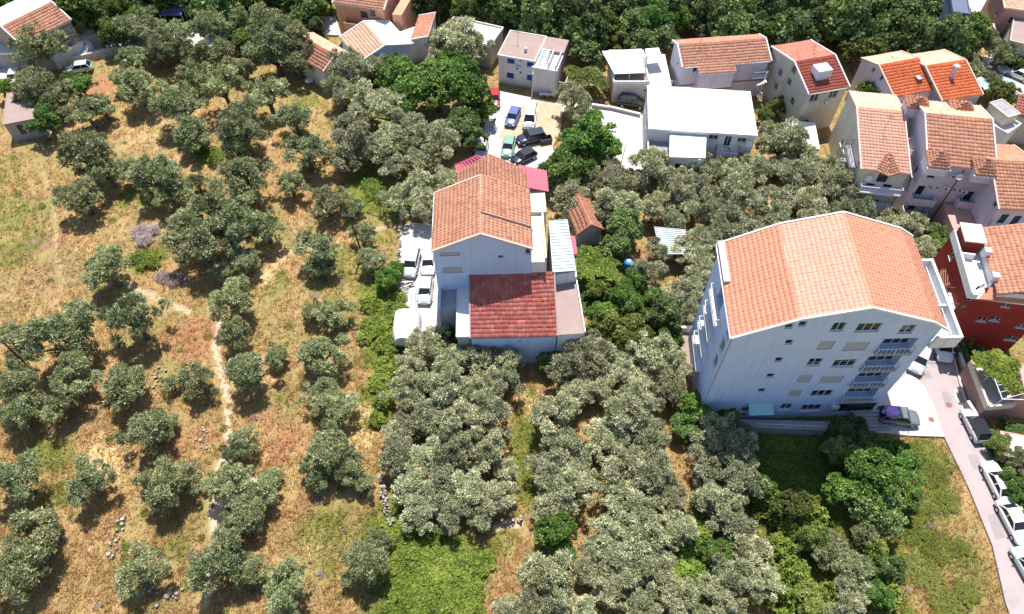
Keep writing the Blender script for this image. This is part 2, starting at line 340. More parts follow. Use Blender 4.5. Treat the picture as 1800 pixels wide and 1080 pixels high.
def soft(f, n, lo=.32, hi=.85, amp=1.5):      # attribute broken up by noise
    a = N.new("ShaderNodeMath"); a.operation = 'MULTIPLY_ADD'; L.new(n, a.inputs[0]); a.inputs[1].default_value = amp; L.new(f, a.inputs[2])
    s = N.new("ShaderNodeMath"); s.operation = 'SUBTRACT'; L.new(a.outputs[0], s.inputs[0]); s.inputs[1].default_value = amp * .5
    m = N.new("ShaderNodeMapRange"); m.inputs[1].default_value = lo; m.inputs[2].default_value = hi; L.new(s.outputs[0], m.inputs[0]); return m.outputs[0]
base = ramp(N, [(.30, (.17, .11, .05)), (.42, (.35, .22, .095)), (.52, (.50, .325, .15)), (.68, (.66, .47, .245))]); L.new(noise(1.1, 10, .78, ((1, .45, 1), .6)), base.inputs[0])
big = ramp(N, [(.38, (0, 0, 0)), (.62, (1, 1, 1))]); L.new(noise(.13, 4), big.inputs[0])
c = mixc(big.outputs[0], base.outputs[0], mixc(noise(3, 8, .8, ((1, .25, 1), .5)), (.17, .155, .05), (.44, .37, .15)))
c = mixc(soft(attr('red'), noise(.9)), c, mixc(noise(2.2, 8, .8), (.31, .135, .065), (.54, .30, .16)))
c = mixc(soft(attr('brown'), noise(.8)), c, mixc(noise(2.5, 8, .8), (.19, .12, .08), (.42, .28, .20)))
c = mixc(soft(attr('straw'), noise(1.1)), c, mixc(noise(2.5, 8, .8, ((1, .2, 1), 1.1)), (.50, .33, .12), (.76, .60, .32)))
c = mixc(soft(attr('green'), noise(.7), .3, .8), c, mixc(noise(2.2, 9, .8), (.085, .10, .018), (.27, .30, .06)))
gp = ramp(N, [(.56, (0, 0, 0)), (.66, (1, 1, 1))]); L.new(noise(.42, 8, .7), gp.inputs[0]); gq = N.new('ShaderNodeMath'); gq.operation = 'MULTIPLY'; gq.inputs[1].default_value = .5; L.new(gp.outputs[0], gq.inputs[0])
c = mixc(gq.outputs[0], c, mixc(noise(2.6, 9, .8), (.10, .11, .025), (.33, .33, .09)))
c = mixc(soft(attr('path'), noise(2.5), .35, .6, .35), c, mixc(noise(4), (.52, .39, .25), (.70, .57, .41)))
L.new(c, P.inputs["Base Color"]); P.inputs["Roughness"].default_value = .95; P.inputs["Specular IOR Level"].default_value = .1
bp = N.new("ShaderNodeBump"); bp.inputs["Strength"].default_value = .9; bp.inputs["Distance"].default_value = .25
L.new(noise(2.6, 9, .75), bp.inputs["Height"]); L.new(bp.outputs[0], P.inputs["Normal"])
me = np_mesh('ground', np.stack([gxf, gyf, gz], 1), F, np.zeros(len(F)), gm, True)
for nm, k in (('green', ch['g']), ('red', ch['r']), ('brown', ch['b']), ('straw', ch['s']), ('path', pathm)):
    a = me.attributes.new(nm, 'FLOAT', 'POINT'); a.data.foreach_set('value', k.astype(np.float32))
obj('ground', me, kind='structure')

def sheet(name, pts, m, z=.02, kind='structure', depth=.5, **k):
    W = [G(*p) for p in pts]; mb = MB(); mb.prism([(p.x, p.y) for p in W], z - depth, z)
    EXCL.append([(p.x, p.y) for p in W]); return mb.build(name, m, kind=kind, **k)
sheet('road', [(1560,700),(1597,640),(1640,588),(1664,590),(1676,640),(1692,700),(1720,755),(1752,812),(1785,880),(1830,985),(1880,1110),(1786,1110),(1768,1060),(1745,960),(1704,860),(1660,768),(1641,715)], 'road', .0)
sheet('driveway', [(1535,700),(1600,655),(1625,680),(1641,712),(1660,768),(1600,766),(1538,760)], 'conc_road', .012)
sheet('pavement', [(1668,590),(1680,640),(1697,700),(1725,755),(1757,812),(1790,880),(1836,985),(1886,1110),(1881,1110),(1831,985),(1786,881),(1753,813),(1721,756),(1693,701),(1677,640),(1665,590)], 'kerb', .13)
sheet('lane', [(868,158),(935,172),(985,182),(1050,186),(1140,205),(1140,245),(1138,300),(1068,300),(1050,240),(1035,205),(960,190),(925,185),(905,192),(888,212),(880,238),(884,256),(925,262),(970,250),(975,275),(955,300),(850,300),(842,262),(856,205)], 'conc_road', .0)
sheet('parking_yard', [(703,402),(722,392),(775,395),(790,470),(800,600),(740,620),(712,560),(700,500)], 'gravel', .0)
sheet('sandy_yard', [(905,192),(940,176),(990,186),(985,230),(972,258),(925,262),(882,256),(878,238),(888,212)], 'sand', .006, depth=.3)
sheet('upper_lane', [(-80,175),(0,142),(60,122),(116,114),(215,92),(330,98),(420,72),(432,46),(395,38),(215,58),(165,72),(120,92),(0,122),(-80,150)], 'conc_road', .0)
sheet('courtyard', [(540,28),(590,30),(600,62),(545,60),(520,40)], 'conc_road', .0)
sheet('far_parking', [(1692,8),(1740,-40),(1860,-40),(1860,170),(1800,165),(1745,175),(1715,120),(1735,95),(1760,60)], 'conc_road', .0)
sheet('apartment_forecourt', [(1195,588),(1245,590),(1250,660),(1215,672),(1190,630)], 'pinkconc', .0)
for pts in ([(1655,690),(1668,689),(1678,716),(1663,718)], [(1700,800),(1716,798),(1728,822),(1712,826)], [(1735,905),(1752,902),(1768,945),(1750,950)], [(1610,655),(1632,652),(1640,664),(1618,668)]):
    W_ = [G(*p) for p in pts]; mb = MB(); mb.prism([(p.x, p.y) for p in W_], -.05, .005); mb.build('road_patch', 'patch', kind='structure')
mb = MB()
for a, b in (((1677,686),(1686,710)), ((1686,710),(1704,711)), ((1677,686),(1695,687))):
    p, q = G(*a, .006), G(*b, .006); mb.beam(p, q, .22, .01)
mb.build('parking_bay_marking', 'paint', kind='structure')
mb = MB()
for px, py in ((1668,712),(1637,738),(1673,656)):
    p = G(px, py, 0); mb.prism([(p.x + .35 * math.cos(t * .628), p.y + .35 * math.sin(t * .628)) for t in range(10)], -.01, .02)
for i, (px, py) in enumerate(((1668,712),(1637,738))):
    p = G(px, py, 0); mb = MB(); mb.prism([(.33 * math.cos(t * .628), .33 * math.sin(t * .628)) for t in range(10)], -.01, .025); mb.prism([(.22 * math.cos(t * .628), .22 * math.sin(t * .628)) for t in range(10)], .02, .032)
    mb.build('manhole_cover', 'rust', loc=(p.x, p.y, 0), label=['round rusty manhole cover in the pink road beside the marked bay', 'round rusty manhole cover in the white concrete driveway'][i], cat='manhole cover', group='manhole covers in the road')

# ---------------------------------------------------------------- building kit
def tiles(parent, O, U, V, poly2, tw, tl, m, name='tile', bump=1.4):
    """real overlapping pan tiles laid on the plane O + a*U + b*V, kept where their centre is inside poly2 (a, b)"""
    Nn = U.cross(V).normalized()
    a1 = max(p[0] for p in poly2); a0 = min(p[0] for p in poly2); b1 = max(p[1] for p in poly2); b0 = min(p[1] for p in poly2)
    na = max(1, round((a1 - a0) / tw)); nb = max(1, round((b1 - b0) / tl)); tw = (a1 - a0) / na; tl = (b1 - b0) / nb
    ia, ib = np.meshgrid(np.arange(na), np.arange(nb)); ca = a0 + (ia.ravel() + .5) * tw; cb = b0 + (ib.ravel() + .5) * tl
    keep = inside(ca, cb, poly2); ca, cb = ca[keep], cb[keep]
    if not len(ca): return
    us = np.array([-.5, -.28, 0, .28, .5]) * tw * .97; hs = np.array([.0, .03, .045, .03, .0]) * bump
    r = np.random.default_rng(len(ca))
    ju = r.normal(0, .010, len(ca)); jh = np.abs(r.normal(0, .013, len(ca))); cb = cb + .035 * np.sin(ca * .55 + cb * .3) + .02 * np.sin(ca * 1.7 + cb)
    T = []
    for row, (vv, dh) in enumerate(((-.5 * tl - .03, .04), (.5 * tl, .0), (-.5 * tl - .03, None))):
        for u, h in zip(us, hs):
            T.append((u, vv, -.02 if dh is None else h + dh))
    T = np.array(T)
    A = ca[:, None] + T[None, :, 0] + ju[:, None]; B = cb[:, None] + T[None, :, 1]; Hh = T[None, :, 2] + jh[:, None]
    O_, U_, V_, N_ = (np.array(k) for k in (O, U, V, Nn))
    P3 = O_ + A[..., None] * U_ + B[..., None] * V_ + Hh[..., None] * N_
    f = [(i, i + 1, i + 6, i + 5) for i in range(4)] + [(10 + i, 11 + i, i + 1, i) for i in range(4)]
    f = np.array(f); F_ = (np.arange(len(ca))[:, None, None] * 15 + f[None]).reshape(-1, 4)
    tint = np.repeat(np.clip(r.normal(.5, .16, len(ca)), 0, 1), 8)
    me = np_mesh(name, P3.reshape(-1, 3), F_, tint, m)
    return obj(name, me, parent, kind='stuff')

def tri_tiles(parent, a, b, top, m, off=.03):
    a, b, top = Vector(a), Vector(b), Vector(top); U = (b - a).normalized(); t = top - a; V = t - U * t.dot(U); h = V.length; V.normalize()
    if U.cross(V).z < 0: return
    tiles(parent, a + U.cross(V) * off, U, V, [(0, .02), ((b - a).length, .02), (t.dot(U), h)], .36, .36, m)
class House:
    def __init__(s, name, label, fl, fr, bl, ze, cat='house', group=None, zb=-.6, depth=None):
        A = G(*fl, ze); B = G(*fr, ze); C = G(*bl, ze)
        s.ang = math.atan2(B.y - A.y, B.x - A.x); s.w = (B - A).length; s.ze = ze; s.zb = zb
        c, n = math.cos(s.ang), math.sin(s.ang)
        s.d = depth or (-(C.x - A.x) * n + (C.y - A.y) * c); s.A = A
        s.root = thing(name, label, cat, (A.x, A.y, 0), s.ang, group)
        s.foot()
    def foot(s):
        EXCL.append([tuple(s.tow(x, y))[:2] for x, y in ((-.3, -.3), (s.w + .3, -.3), (s.w + .3, s.d + .3), (-.3, s.d + .3))])
    def tow(s, x, y, z=0):
        c, n = math.cos(s.ang), math.sin(s.ang); return Vector((s.A.x + x * c - y * n, s.A.y + x * n + y * c, z))
    def toloc(s, p):
        c, n = math.cos(s.ang), math.sin(s.ang); dx, dy = p.x - s.A.x, p.y - s.A.y
        return Vector((dx * c + dy * n, -dx * n + dy * c, p.z))
    def gl(s, px, py, z): return s.toloc(G(px, py, z))
    def on(s, px, py, face, off=0):
        r = ray(px, py); o = s.toloc(Vector((0, 0, CAM_H))); c, n = math.cos(s.ang), math.sin(s.ang)
        d = (r.x * c + r.y * n, -r.x * n + r.y * c)
        if face in ('front', 'back'): t = ((off if face == 'front' else s.d - off) - o.y) / d[1]; return o.x + t * d[0], CAM_H + r.z * t
        t = ((off if face == 'left' else s.w - off) - o.x) / d[0]; return o.y + t * d[1], CAM_H + r.z * t
    def pt(s, face, a, dep, z):         # dep inward
        return {'front': (a, dep, z), 'back': (a, s.d - dep, z), 'left': (dep, a, z), 'right': (s.w - dep, a, z)}[face]
    def walls(s, m, prof=None, axis='y', wins=(), name='wall', rec=.24, base=None):
        """prof: [(fraction, rise)] across the front (axis y) or across the side (axis x)"""
        prof = prof or [(0, 0), (1, 0)]; mb = MB(); s.wins = []
        for face in ('front', 'right', 'back', 'left'):
            L_ = s.w if face in ('front', 'back') else s.d
            own = (face in ('front', 'back')) == (axis == 'y')
            if own: top = [(f * L_, s.ze + r) for f, r in prof]
            else:
                e = prof[0][1] if face in ('left', 'front') else prof[-1][1]; top = [(0, s.ze + e), (L_, s.ze + e)]
            def zt(a):
                for (a0, z0), (a1, z1) in zip(top[:-1], top[1:]):
                    if a <= a1 + 1e-6: return z0 + (z1 - z0) * (a - a0) / max(a1 - a0, 1e-6)
                return top[-1][1]
            H_ = []
            for W_ in wins:
                if W_[0] != face: continue
                if W_[1] is None: a, z = W_[2]
                else: a, z = s.on(W_[1], W_[2], face)
                ww, hh, st = W_[3:6]
                a = min(max(a, ww / 2 + .12), L_ - ww / 2 - .12)
                top_z = min(zt(a - ww / 2), zt(a + ww / 2)) - .12
                if z + hh / 2 > top_z: z = top_z - hh / 2
                H_.append((a - ww / 2, a + ww / 2, z - hh / 2, z + hh / 2, st))
            good = []
            for h in H_:
                if all(h[1] < g[0] or h[0] > g[1] or h[3] < g[2] or h[2] > g[3] for g in good): good.append(h)
            cuts = sorted({0, L_} | {t[0] for t in top} | {h[k] for h in good for k in (0, 1)})
            for a0, a1 in zip(cuts[:-1], cuts[1:]):
                if a1 - a0 < 1e-4: continue
                hs = sorted([(h[2], h[3]) for h in good if h[0] <= a0 + 1e-5 and h[1] >= a1 - 1e-5])
                z = s.zb; segs = []
                for h0, h1 in hs: segs.append((z, z, h0, h0)); z = h1
                segs.append((z, z, zt(a0), zt(a1)))
                for q in segs:
                    P4 = [s.pt(face, a0, 0, q[0]), s.pt(face, a1, 0, q[1]), s.pt(face, a1, 0, q[3]), s.pt(face, a0, 0, q[2])]
                    if face in ('back', 'left'): P4.reverse()
                    mb.poly(P4)
            for (a0, a1, z0, z1, st) in good:
                rr = .9 if st == 'loggia' else rec
                for q in (((a0, z0), (a1, z0)), ((a1, z0), (a1, z1)), ((a1, z1), (a0, z1)), ((a0, z1), (a0, z0))):
                    P4 = [s.pt(face, q[0][0], 0, q[0][1]), s.pt(face, q[1][0], 0, q[1][1]), s.pt(face, q[1][0], rr, q[1][1]), s.pt(face, q[0][0], rr, q[0][1])]
                    if face in ('front', 'right'): P4.reverse()
                    mb.poly(P4)
                if st == 'loggia': mb.poly([s.pt(face, a0, rr, z0), s.pt(face, a1, rr, z0), s.pt(face, a1, rr, z1), s.pt(face, a0, rr, z1)])
                s.window(face, a0, a1, z0, z1, st)
        return mb.build(name, m, s.root)
    def window(s, face, a0, a1, z0, z1, st):
        def bx(mb, u0, u1, d0, d1, w0, w1, mi=0):
            c = [s.pt(face, u, d, z) for z in (w0, w1) for (u, d) in ((u0, d0), (u1, d0), (u1, d1), (u0, d1))]
            mb.hexa(c, mi)
        f = MB(); t = .07; i0, i1 = (.12, .19) if st != 'loggia' else (.78, .88)
        b0 = a0; b1 = a1
        if st == 'loggia': z1 = z1 - .02; z0 = z0 + .02
        bx(f, b0, b0 + t, i0, i1, z0, z1); bx(f, b1 - t, b1, i0, i1, z0, z1)
        bx(f, b0 + t, b1 - t, i0, i1, z0, z0 + t); bx(f, b0 + t, b1 - t, i0, i1, z1 - t, z1)
        if (a1 - a0) > .9: 
            k = max(2, round((a1 - a0) / .75))
            for q in range(1, k): u = b0 + (b1 - b0) * q / k; bx(f, u - .03, u + .03, i0, i1, z0 + t, z1 - t)
        fo = f.build('door' if st in ('door', 'darkdoor') else 'window', 'darkmetal' if st == 'darkdoor' else 'metal', s.root)
        g = MB()
        if st in ('shutter', 'blue'):
            nrow = max(3, int((z1 - z0) / .13))
            for r in range(nrow):
                q0 = z0 + t + (z1 - z0 - 2 * t) * r / nrow; q1 = z0 + t + (z1 - z0 - 2 * t) * (r + .86) / nrow
                bx(g, b0 + t, b1 - t, .02 if st == 'blue' else .03, .055, q0, q1)
            g.build('shutter', 'blue' if st == 'blue' else 'shutter', fo)
        g = MB(); bx(g, b0 + t, b1 - t, i1 - .03, i1 - .005, z0 + t, z1 - t); g.build('pane', 'glass', fo)
        if st in ('win', 'shutter', 'blue'):
            g = MB(); bx(g, a0 - .08, a1 + .08, -.1, .055, z0 - .06, z0 + .002); g.build('sill', 'trim', fo)
    def roof(s, prof, m, axis='y', over=.3, eave=.3, tw=.42, tl=.5, slab='trim', verge=True, thick=.14, span=None, mats=None, bump=1.4):
        L_ = s.w if axis == 'y' else s.d; E = s.d if axis == 'y' else s.w
        e0, e1 = span or (-over, E + over)
        pts = [(f * L_, s.ze + r) for f, r in prof]
        def ext(p, q, e):
            l = math.hypot(q[0] - p[0], q[1] - p[1]); return (p[0] - (q[0] - p[0]) / l * e, p[1] - (q[1] - p[1]) / l * e)
        pts = [ext(pts[0], pts[1], eave)] + pts[1:-1] + [ext(pts[-1], pts[-2], eave)]
        P3 = (lambda a, e, z: Vector((a, e, z))) if axis == 'y' else (lambda a, e, z: Vector((e, a, z)))
        zoff = .06
        rf = MB()
        for i, ((a0, z0), (a1, z1)) in enumerate(zip(pts[:-1], pts[1:])):
            q = [P3(a0, e0, z0 + zoff), P3(a0, e1, z0 + zoff), P3(a1, e1, z1 + zoff), P3(a1, e0, z1 + zoff)]
            dn = Vector((0, 0, thick)); up = Vector((0, 0, 0))
            rf.hexa([v - dn for v in q] + q)
        ro = rf.build('roof', slab, s.root)
        for i, ((a0, z0), (a1, z1)) in enumerate(zip(pts[:-1], pts[1:])):
            low_first = z0 <= z1
            lo = (a0, z0) if low_first else (a1, z1); hi = (a1, z1) if low_first else (a0, z0)
            O = P3(lo[0], e0, lo[1] + zoff + .01); Uv = (P3(lo[0], e1, lo[1]) - P3(lo[0], e0, lo[1])).normalized()
            Vv = P3(hi[0], e0, hi[1]) - P3(lo[0], e0, lo[1]); ln = Vv.length; Vv.normalize()
            if Uv.cross(Vv).z < 0: O = P3(lo[0], e1, lo[1] + zoff + .01); Uv = -Uv
            mm = (mats[i] if mats else m)
            if mm: tiles(ro, O, Uv, Vv, [(.08, .02), (abs(e1 - e0) - .08, .02), (abs(e1 - e0) - .08, ln - .02), (.08, ln - .02)], tw, tl, mm, bump=bump)
        # ridge tiles
        for i in range(1, len(pts) - 1):
            if pts[i][1] >= pts[i - 1][1] and pts[i][1] >= pts[i + 1][1] or len(pts) > 3:
                mb = MB(); n = int((e1 - e0) / .42); a, z = pts[i]
                peak = pts[i][1] >= pts[i - 1][1] and pts[i][1] >= pts[i + 1][1]
                if not peak: continue
                for k in range(n):
                    y0 = e0 + (e1 - e0) * k / n; y1 = e0 + (e1 - e0) * (k + 1.1) / n
                    h = z + zoff + .12; hw = .15; dr = .1
                    A1 = [P3(a - hw, y0, h - dr), P3(a - hw * .5, y0, h), P3(a + hw * .5, y0, h), P3(a + hw, y0, h - dr)]
                    A2 = [P3(a - hw, y1, h - dr - .02), P3(a - hw * .5, y1, h - .02), P3(a + hw * .5, y1, h - .02), P3(a + hw, y1, h - dr - .02)]
                    for j in range(3):
                        q = [A1[j], A1[j + 1], A2[j + 1], A2[j]]; mb.poly(q, 0, .3 + .4 * random.random())
                    mb.poly(A1, 0, .3)
                mb.build('ridge_tile', m, ro, kind='stuff')
        if verge:
            for e in (e0, e1):
                mb = MB()
                for (a0, z0), (a1, z1) in zip(pts[:-1], pts[1:]):
                    mb.beam(P3(a0, e, z0 + zoff + .06), P3(a1, e, z1 + zoff + .06), .18, .2)
                mb.build('verge', slab, ro)
        return ro
    def flat(s, m='concrete', par=.25, pt=.2, pm='white', z=None, name='roof'):
        z = z or s.ze; mb = MB(); mb.box(-.1, s.w + .1, -.1, s.d + .1, z - .15, z + .02); ro = mb.build(name, m, s.root)
        if par:
            mb = MB()
            mb.box(-.12, s.w + .12, -.12, pt - .12, z - .2, z + par); mb.box(-.12, s.w + .12, s.d + .12 - pt, s.d + .12, z - .2, z + par)
            mb.box(-.12, pt - .12, pt - .12, s.d + .12 - pt, z - .2, z + par); mb.box(s.w + .12 - pt, s.w + .12, pt - .12, s.d + .12 - pt, z - .2, z + par)
            mb.build('parapet', pm, s.root)
        return ro
    def part(s, name, m, boxes, parent=None, **k):
        mb = MB()
        for b in boxes: mb.box(*b)
        return mb.build(name, m, parent or s.root, **k)
def railing(parent, pts, h=1.0, sp=.3, m='metal', name='railing', bar=.035):
    mb = MB()
    for p, q in zip(pts[:-1], pts[1:]):
        p, q = Vector(p), Vector(q); up = Vector((0, 0, h)); L_ = (q - p).length; n = max(1, int(L_ / sp))
        mb.beam(p + up, q + up, .06, .05); mb.beam(p + Vector((0, 0, .1)), q + Vector((0, 0, .1)), .04, .04)
        for k in range(n + 1):
            c = p + (q - p) * k / n; mb.beam(c, c + up, bar if k % 4 else .06)
    return mb.build(name, m, parent)
def balcony(Hs, face, a0, a1, z, out=1.1, m='white', rail='metal', solid=False):
    mb = MB()
    def P_(a, o, zz): return s_pt(Hs, face, a, o, zz)
    c = [P_(u, o, zz) for zz in (z - .18, z) for (u, o) in ((a0, .02), (a1, .02), (a1, out), (a0, out))]
    mb.hexa(c); b = mb.build('balcony', m, Hs.root)
    if solid:
        mb = MB()
        for (u0, o0, u1, o1) in ((a0, out - .1, a1, out), (a0, .02, a0 + .1, out - .1), (a1 - .1, .02, a1, out - .1)):
            mb.hexa([P_(u, o, zz) for zz in (z, z + .95) for (u, o) in ((u0, o0), (u1, o0), (u1, o1), (u0, o1))])
        mb.build('parapet', m, b)
    else: railing(b, [P_(a0 + .04, .03, z), P_(a0 + .04, out - .05, z), P_(a1 - .04, out - .05, z), P_(a1 - .04, .03, z)], .95, .4, rail, bar=.03)
    return b
def s_pt(Hs, face, a, out, z): return Hs.pt(face, a, -out, z)
def gable(r): return [(0, 0), (.5, r), (1, 0)]

# ---------------------------------------------------------------- the big apartment block
B = House('apartment_block', 'tall pale blue apartment block with a wide salmon tiled roof beside the road', (1291,589), (1656,577), (1268,433), 16.5, cat='apartment block')
pk = B.on(1531, 537, 'front'); bk = B.on(1407, 557, 'front'); rb = B.on(1640, 563, 'front')
prof = [(0, 0), (bk[0] / B.w, bk[1] - 16.5), (pk[0] / B.w, pk[1] - 16.5), (rb[0] / B.w, rb[1] - 16.5), (1, .3)]
small = [(1387,574),(1411,570),(1387,602),(1369,633),(1354,661),(1339,687)]
wins = [('front', x, y, .75, .85, 'plain') for x, y in small]
wins += [('front', x, y, ww * 1.12, 1.35, st) for x, y, ww, st in ((1474,575,1.1,'win'),(1527,576,2.0,'win'),(1595,579,1.2,'win'),
   (1452,607,1.25,'shutter'),(1505,609,2.0,'shutter'),(1432,637,1.2,'win'),(1484,639,2.0,'win'),(1414,666,1.2,'shutter'),(1462,667,2.0,'shutter'),
   (1397,692,1.1,'shutter'),(1444,692,2.0,'win'),(1382,715,1.1,'win'),(1426,717,1.9,'win'))]
wins += [('front', 1370, 733, 1.0, .35, 'plain'), ('front', 1409, 734, 1.1, .35, 'plain')]
LOG = [(1576,606),(1549,636),(1530,665),(1512,692)]
for x, y in LOG: wins.append(('front', x, y, 3.3, 2.1, 'loggia'))
wins.append(('front', 1500, 717, 4.6, 1.9, 'darkdoor'))
for x, y in ((1280,581),(1267,608),(1255,635)): wins.append(('left', x, y, 1.1, 1.9, 'win'))
for q, zz in enumerate((14.2, 11.4, 8.6, 5.8)): wins.append(('left', None, (6.0, zz), 2.0, 2.1, 'loggia'))
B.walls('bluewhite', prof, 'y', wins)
ro = B.roof(prof, 'tileB', 'y', over=.35, eave=.35, tw=.40, tl=.46, slab='white', mats=['tileB', 'tilebig', 'tileB', 'tileB'], bump=.7)
for x, y in LOG:
    a, z = B.on(x, y, 'front'); balcony(B, 'front', a - 1.75, a + 1.75, z - 1.02, .5, 'greywall')
for zz in (13.1, 10.3, 7.5, 4.7): balcony(B, 'left', 3.4, 8.0, zz, .75, 'white')
# overhanging roof terrace on the road side
y1 = B.toloc(G(1632, 455, 15.3)).y; x1 = B.toloc(G(1687, 578, 15.3)).x
ts = B.part('roof_terrace', 'white', [(B.w + .02, x1, -.3, y1, 13.6, 13.85)])
B.part('parapet', 'white', [(x1 - .28, x1, -.3, y1, 13.85, 15.3), (B.w + .02, x1 - .28, -.3, -.06, 13.85, 15.3), (B.w + .02, x1 - .28, y1 - .25, y1, 13.85, 15.3), (B.w + .02, x1 - .28, 3.6, 3.8, 13.85, 15.0)], ts)
B.part('handrail', 'metal', [(x1 - .7, x1 - .62, .4, y1 - .6, 14.7, 14.78)], ts)
B.part('cornice', 'white', [(-.36, .25, 5.9, B.d + .3, 16.78, 16.98)])
mb = MB(); mb.tube([(-.08, -.06, 16.3), (-.08, -.06, 0)], [.07, .07], 8); mb.build('downpipe', 'greywall', B.root)
mb = MB()
for k in range(5): zz = 2.9 + 2.8 * k; mb.box(.02, B.w - 5.5, -.012, .004, zz, zz + .03)
mb.build('render_joint', 'trim', B.root)
a, z = B.on(1467, 714, 'front'); B.part('air_conditioner', 'metal', [(a - .4, a + .4, -.36, -.01, z - .3, z + .3)])
# low terrace, canopy and rail in front
mb = MB(); P4 = [B.gl(x, y, 1.1) for x, y in ((1296,737),(1460,741),(1452,757),(1330,752))]; mb.prism([(p.x, min(p.y, -.02)) for p in P4], -.5, 1.1)
tr = mb.build('front_terrace', 'greywall', B.root)
railing(tr, [(P4[3].x, P4[3].y + .05, 1.1), (P4[2].x, P4[2].y + .05, 1.1)], .8, .35, 'metal')
a, z = B.on(1335, 712, 'front'); q = MB(); q.hexa([(a - 1.3, -1.2, z - .1), (a + 1.3, -1.2, z - .1), (a + 1.3, -.02, z + .35), (a - 1.3, -.02, z + .35), (a - 1.3, -1.2, z - .05), (a + 1.3, -1.2, z - .05), (a + 1.3, -.02, z + .4), (a - 1.3, -.02, z + .4)])
q.build('entrance_canopy', 'teal', B.root)
a, z = B.on(1500, 734, 'front'); st = MB()
for k in range(6): st.box(a - 1.0, a + 3.2, -.35 * (k + 1), -.35 * k - .01 if k else -.02, -.5, 1.0 - .17 * k)
st.build('entrance_steps', 'greywall', B.root)

def skew(h, k):          # the block's plan is not square: its sides run a little askew of its front
    todo = list(h.root.children)
    while todo:
        o = todo.pop(); todo += list(o.children)
        me = o.data; co = np.zeros(len(me.vertices) * 3, np.float32); me.vertices.foreach_get('co', co); co = co.reshape(-1, 3); co[:, 0] += k * np.clip(co[:, 1], -.4, 99); me.vertices.foreach_set('co', co.ravel()); me.update()
# ---------------------------------------------------------------- central house (two joined blocks)
C = House('villa', 'large orange roofed villa with pale grey gable above a lower faded red roof', (761,441), (935,437), (761,342), 12.0, cat='house')
pk = C.on(845, 411, 'front'); r_ = pk[1] - 12.0; fr = pk[0] / C.w
prof = [(0, 0), (fr, r_), (1, 0)]
wins = [('front', 791, 447, 2.2, .55, 'shutter'), ('front', 795, 475, 2.2, .95, 'shutter'), ('front', 928, 441, .6, .9, 'plain'), ('front', 880, 452, .6, .5, 'plain'),
        ('right', None, (2.5, 9.5), 1.0, 1.3, 'win'), ('right', None, (6, 9.5), 1.0, 1.3, 'win')]
for k in range(3): wins += [('left', None, (2.2, 10.2 - 2.9 * k), 1.2, 1.2, 'win'), ('left', None, (6, 10.2 - 2.9 * k), 1.2, 1.2, 'win')]
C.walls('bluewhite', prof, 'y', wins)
C.roof(prof, 'tile', 'y', over=.15, eave=.12, slab='peachtrim')
# raised rear half of the right slope
sl = math.hypot(C.w * (1 - fr), r_); st0 = C.gl(849, 370, 15).y
O0 = Vector((C.w + .1, st0, 12.0 + .42)); O1 = Vector((fr * C.w, st0, 12.0 + r_ + .42)); dy = Vector((0, C.d - st0 + .1, 0)); dn = Vector((0, 0, .42))
mb = MB(); mb.hexa([O1 - dn, O0 - dn, O0 - dn + dy, O1 - dn + dy, O1, O0, O0 + dy, O1 + dy]); up = mb.build('raised_roof', 'peachtrim', C.root)
Vv = (O1 - O0); ln = Vv.length; Vv.normalize()
tiles(up, O0 + Vector((0, 0, .01)), Vector((0, 1, 0)), Vv, [(.1, .02), (dy.y - .02, .02), (dy.y - .02, ln), (.1, ln)], .42, .5, 'tile')
# rear block
p0 = C.gl(803, 303, 11.5); p1 = C.gl(940, 336, 11.5); rx0 = p0.x; rx1 = C.w - .3; ry1 = p0.y; rid = C.gl(861, 285, 14.3)
mb = MB(); mb.box(rx0 + .1, rx1, C.d + .01, ry1 - .05, -.6, 11.35); mb.build('rear_wall', 'cream', C.root)
rb_ = MB(); quads = []
for (xa, za), (xb, zb) in (((rx0, 11.4), (rid.x, rid.z - .1)), ((rid.x, rid.z - .1), (rx1 + .2, 11.6))):
    q = [Vector((xa, C.d + .17, za)), Vector((xa, ry1, za)), Vector((xb, ry1, zb)), Vector((xb, C.d + .17, zb))]; quads.append(q)
    rb_.hexa([v - Vector((0, 0, .15)) for v in q] + q)
mb = MB()
for (yy) in (ry1 - .06,): mb.poly([(rx0 + .1, yy, 11.3), (rid.x, yy, rid.z - .3), (rx1, yy, 11.3)])
mb.build('rear_gable', 'cream', C.root)
rr = rb_.build('rear_roof', 'peachtrim', C.root)
q = quads[0]; V_ = (q[3] - q[0]); l_ = V_.length; V_.normalize(); yl = ry1 - C.d - .17
tiles(rr, q[1] + Vector((0, 0, .02)), Vector((0, -1, 0)), V_, [(.02, .02), (yl, .02), (yl, l_), (.02, l_)], .42, .5, 'tile')
q = quads[1]; V_ = (q[3] - q[0]) * -1; V_.normalize()
tiles(rr, q[3] + Vector((0, 0, .02)), Vector((0, 1, 0)), V_, [(.02, .02), (yl, .02), (yl, l_ * 1.1), (.02, l_ * 1.1)], .42, .5, 'tile')
def sheet_roof(Hs, pts, m, name='sheet_metal_roof', z=None, rib=.35, thick=.06, axis=0):
    """pts: (px, py, z) corners going round; ribs run from edge 0-1 to edge 3-2"""
    P_ = [Hs.gl(*p) for p in pts]; mb = MB(); dn = Vector((0, 0, thick)); mb.hexa([p - dn for p in P_] + P_)
    L_ = (P_[1] - P_[0]).length; n = max(2, int(L_ / rib))
    for k in range(n + 1):
        f = (k + .0) / n; a = P_[0].lerp(P_[1], f); b = P_[3].lerp(P_[2], f); u = Vector((0, 0, .035)); mb.beam(a + u, b + u, .07, .07)
    return mb.build(name, m, Hs.root)
sheet_roof(C, [(912,290,11.0),(960,300,10.2),(964,337,10.2),(917,328,11.0)], 'pinkmetal')
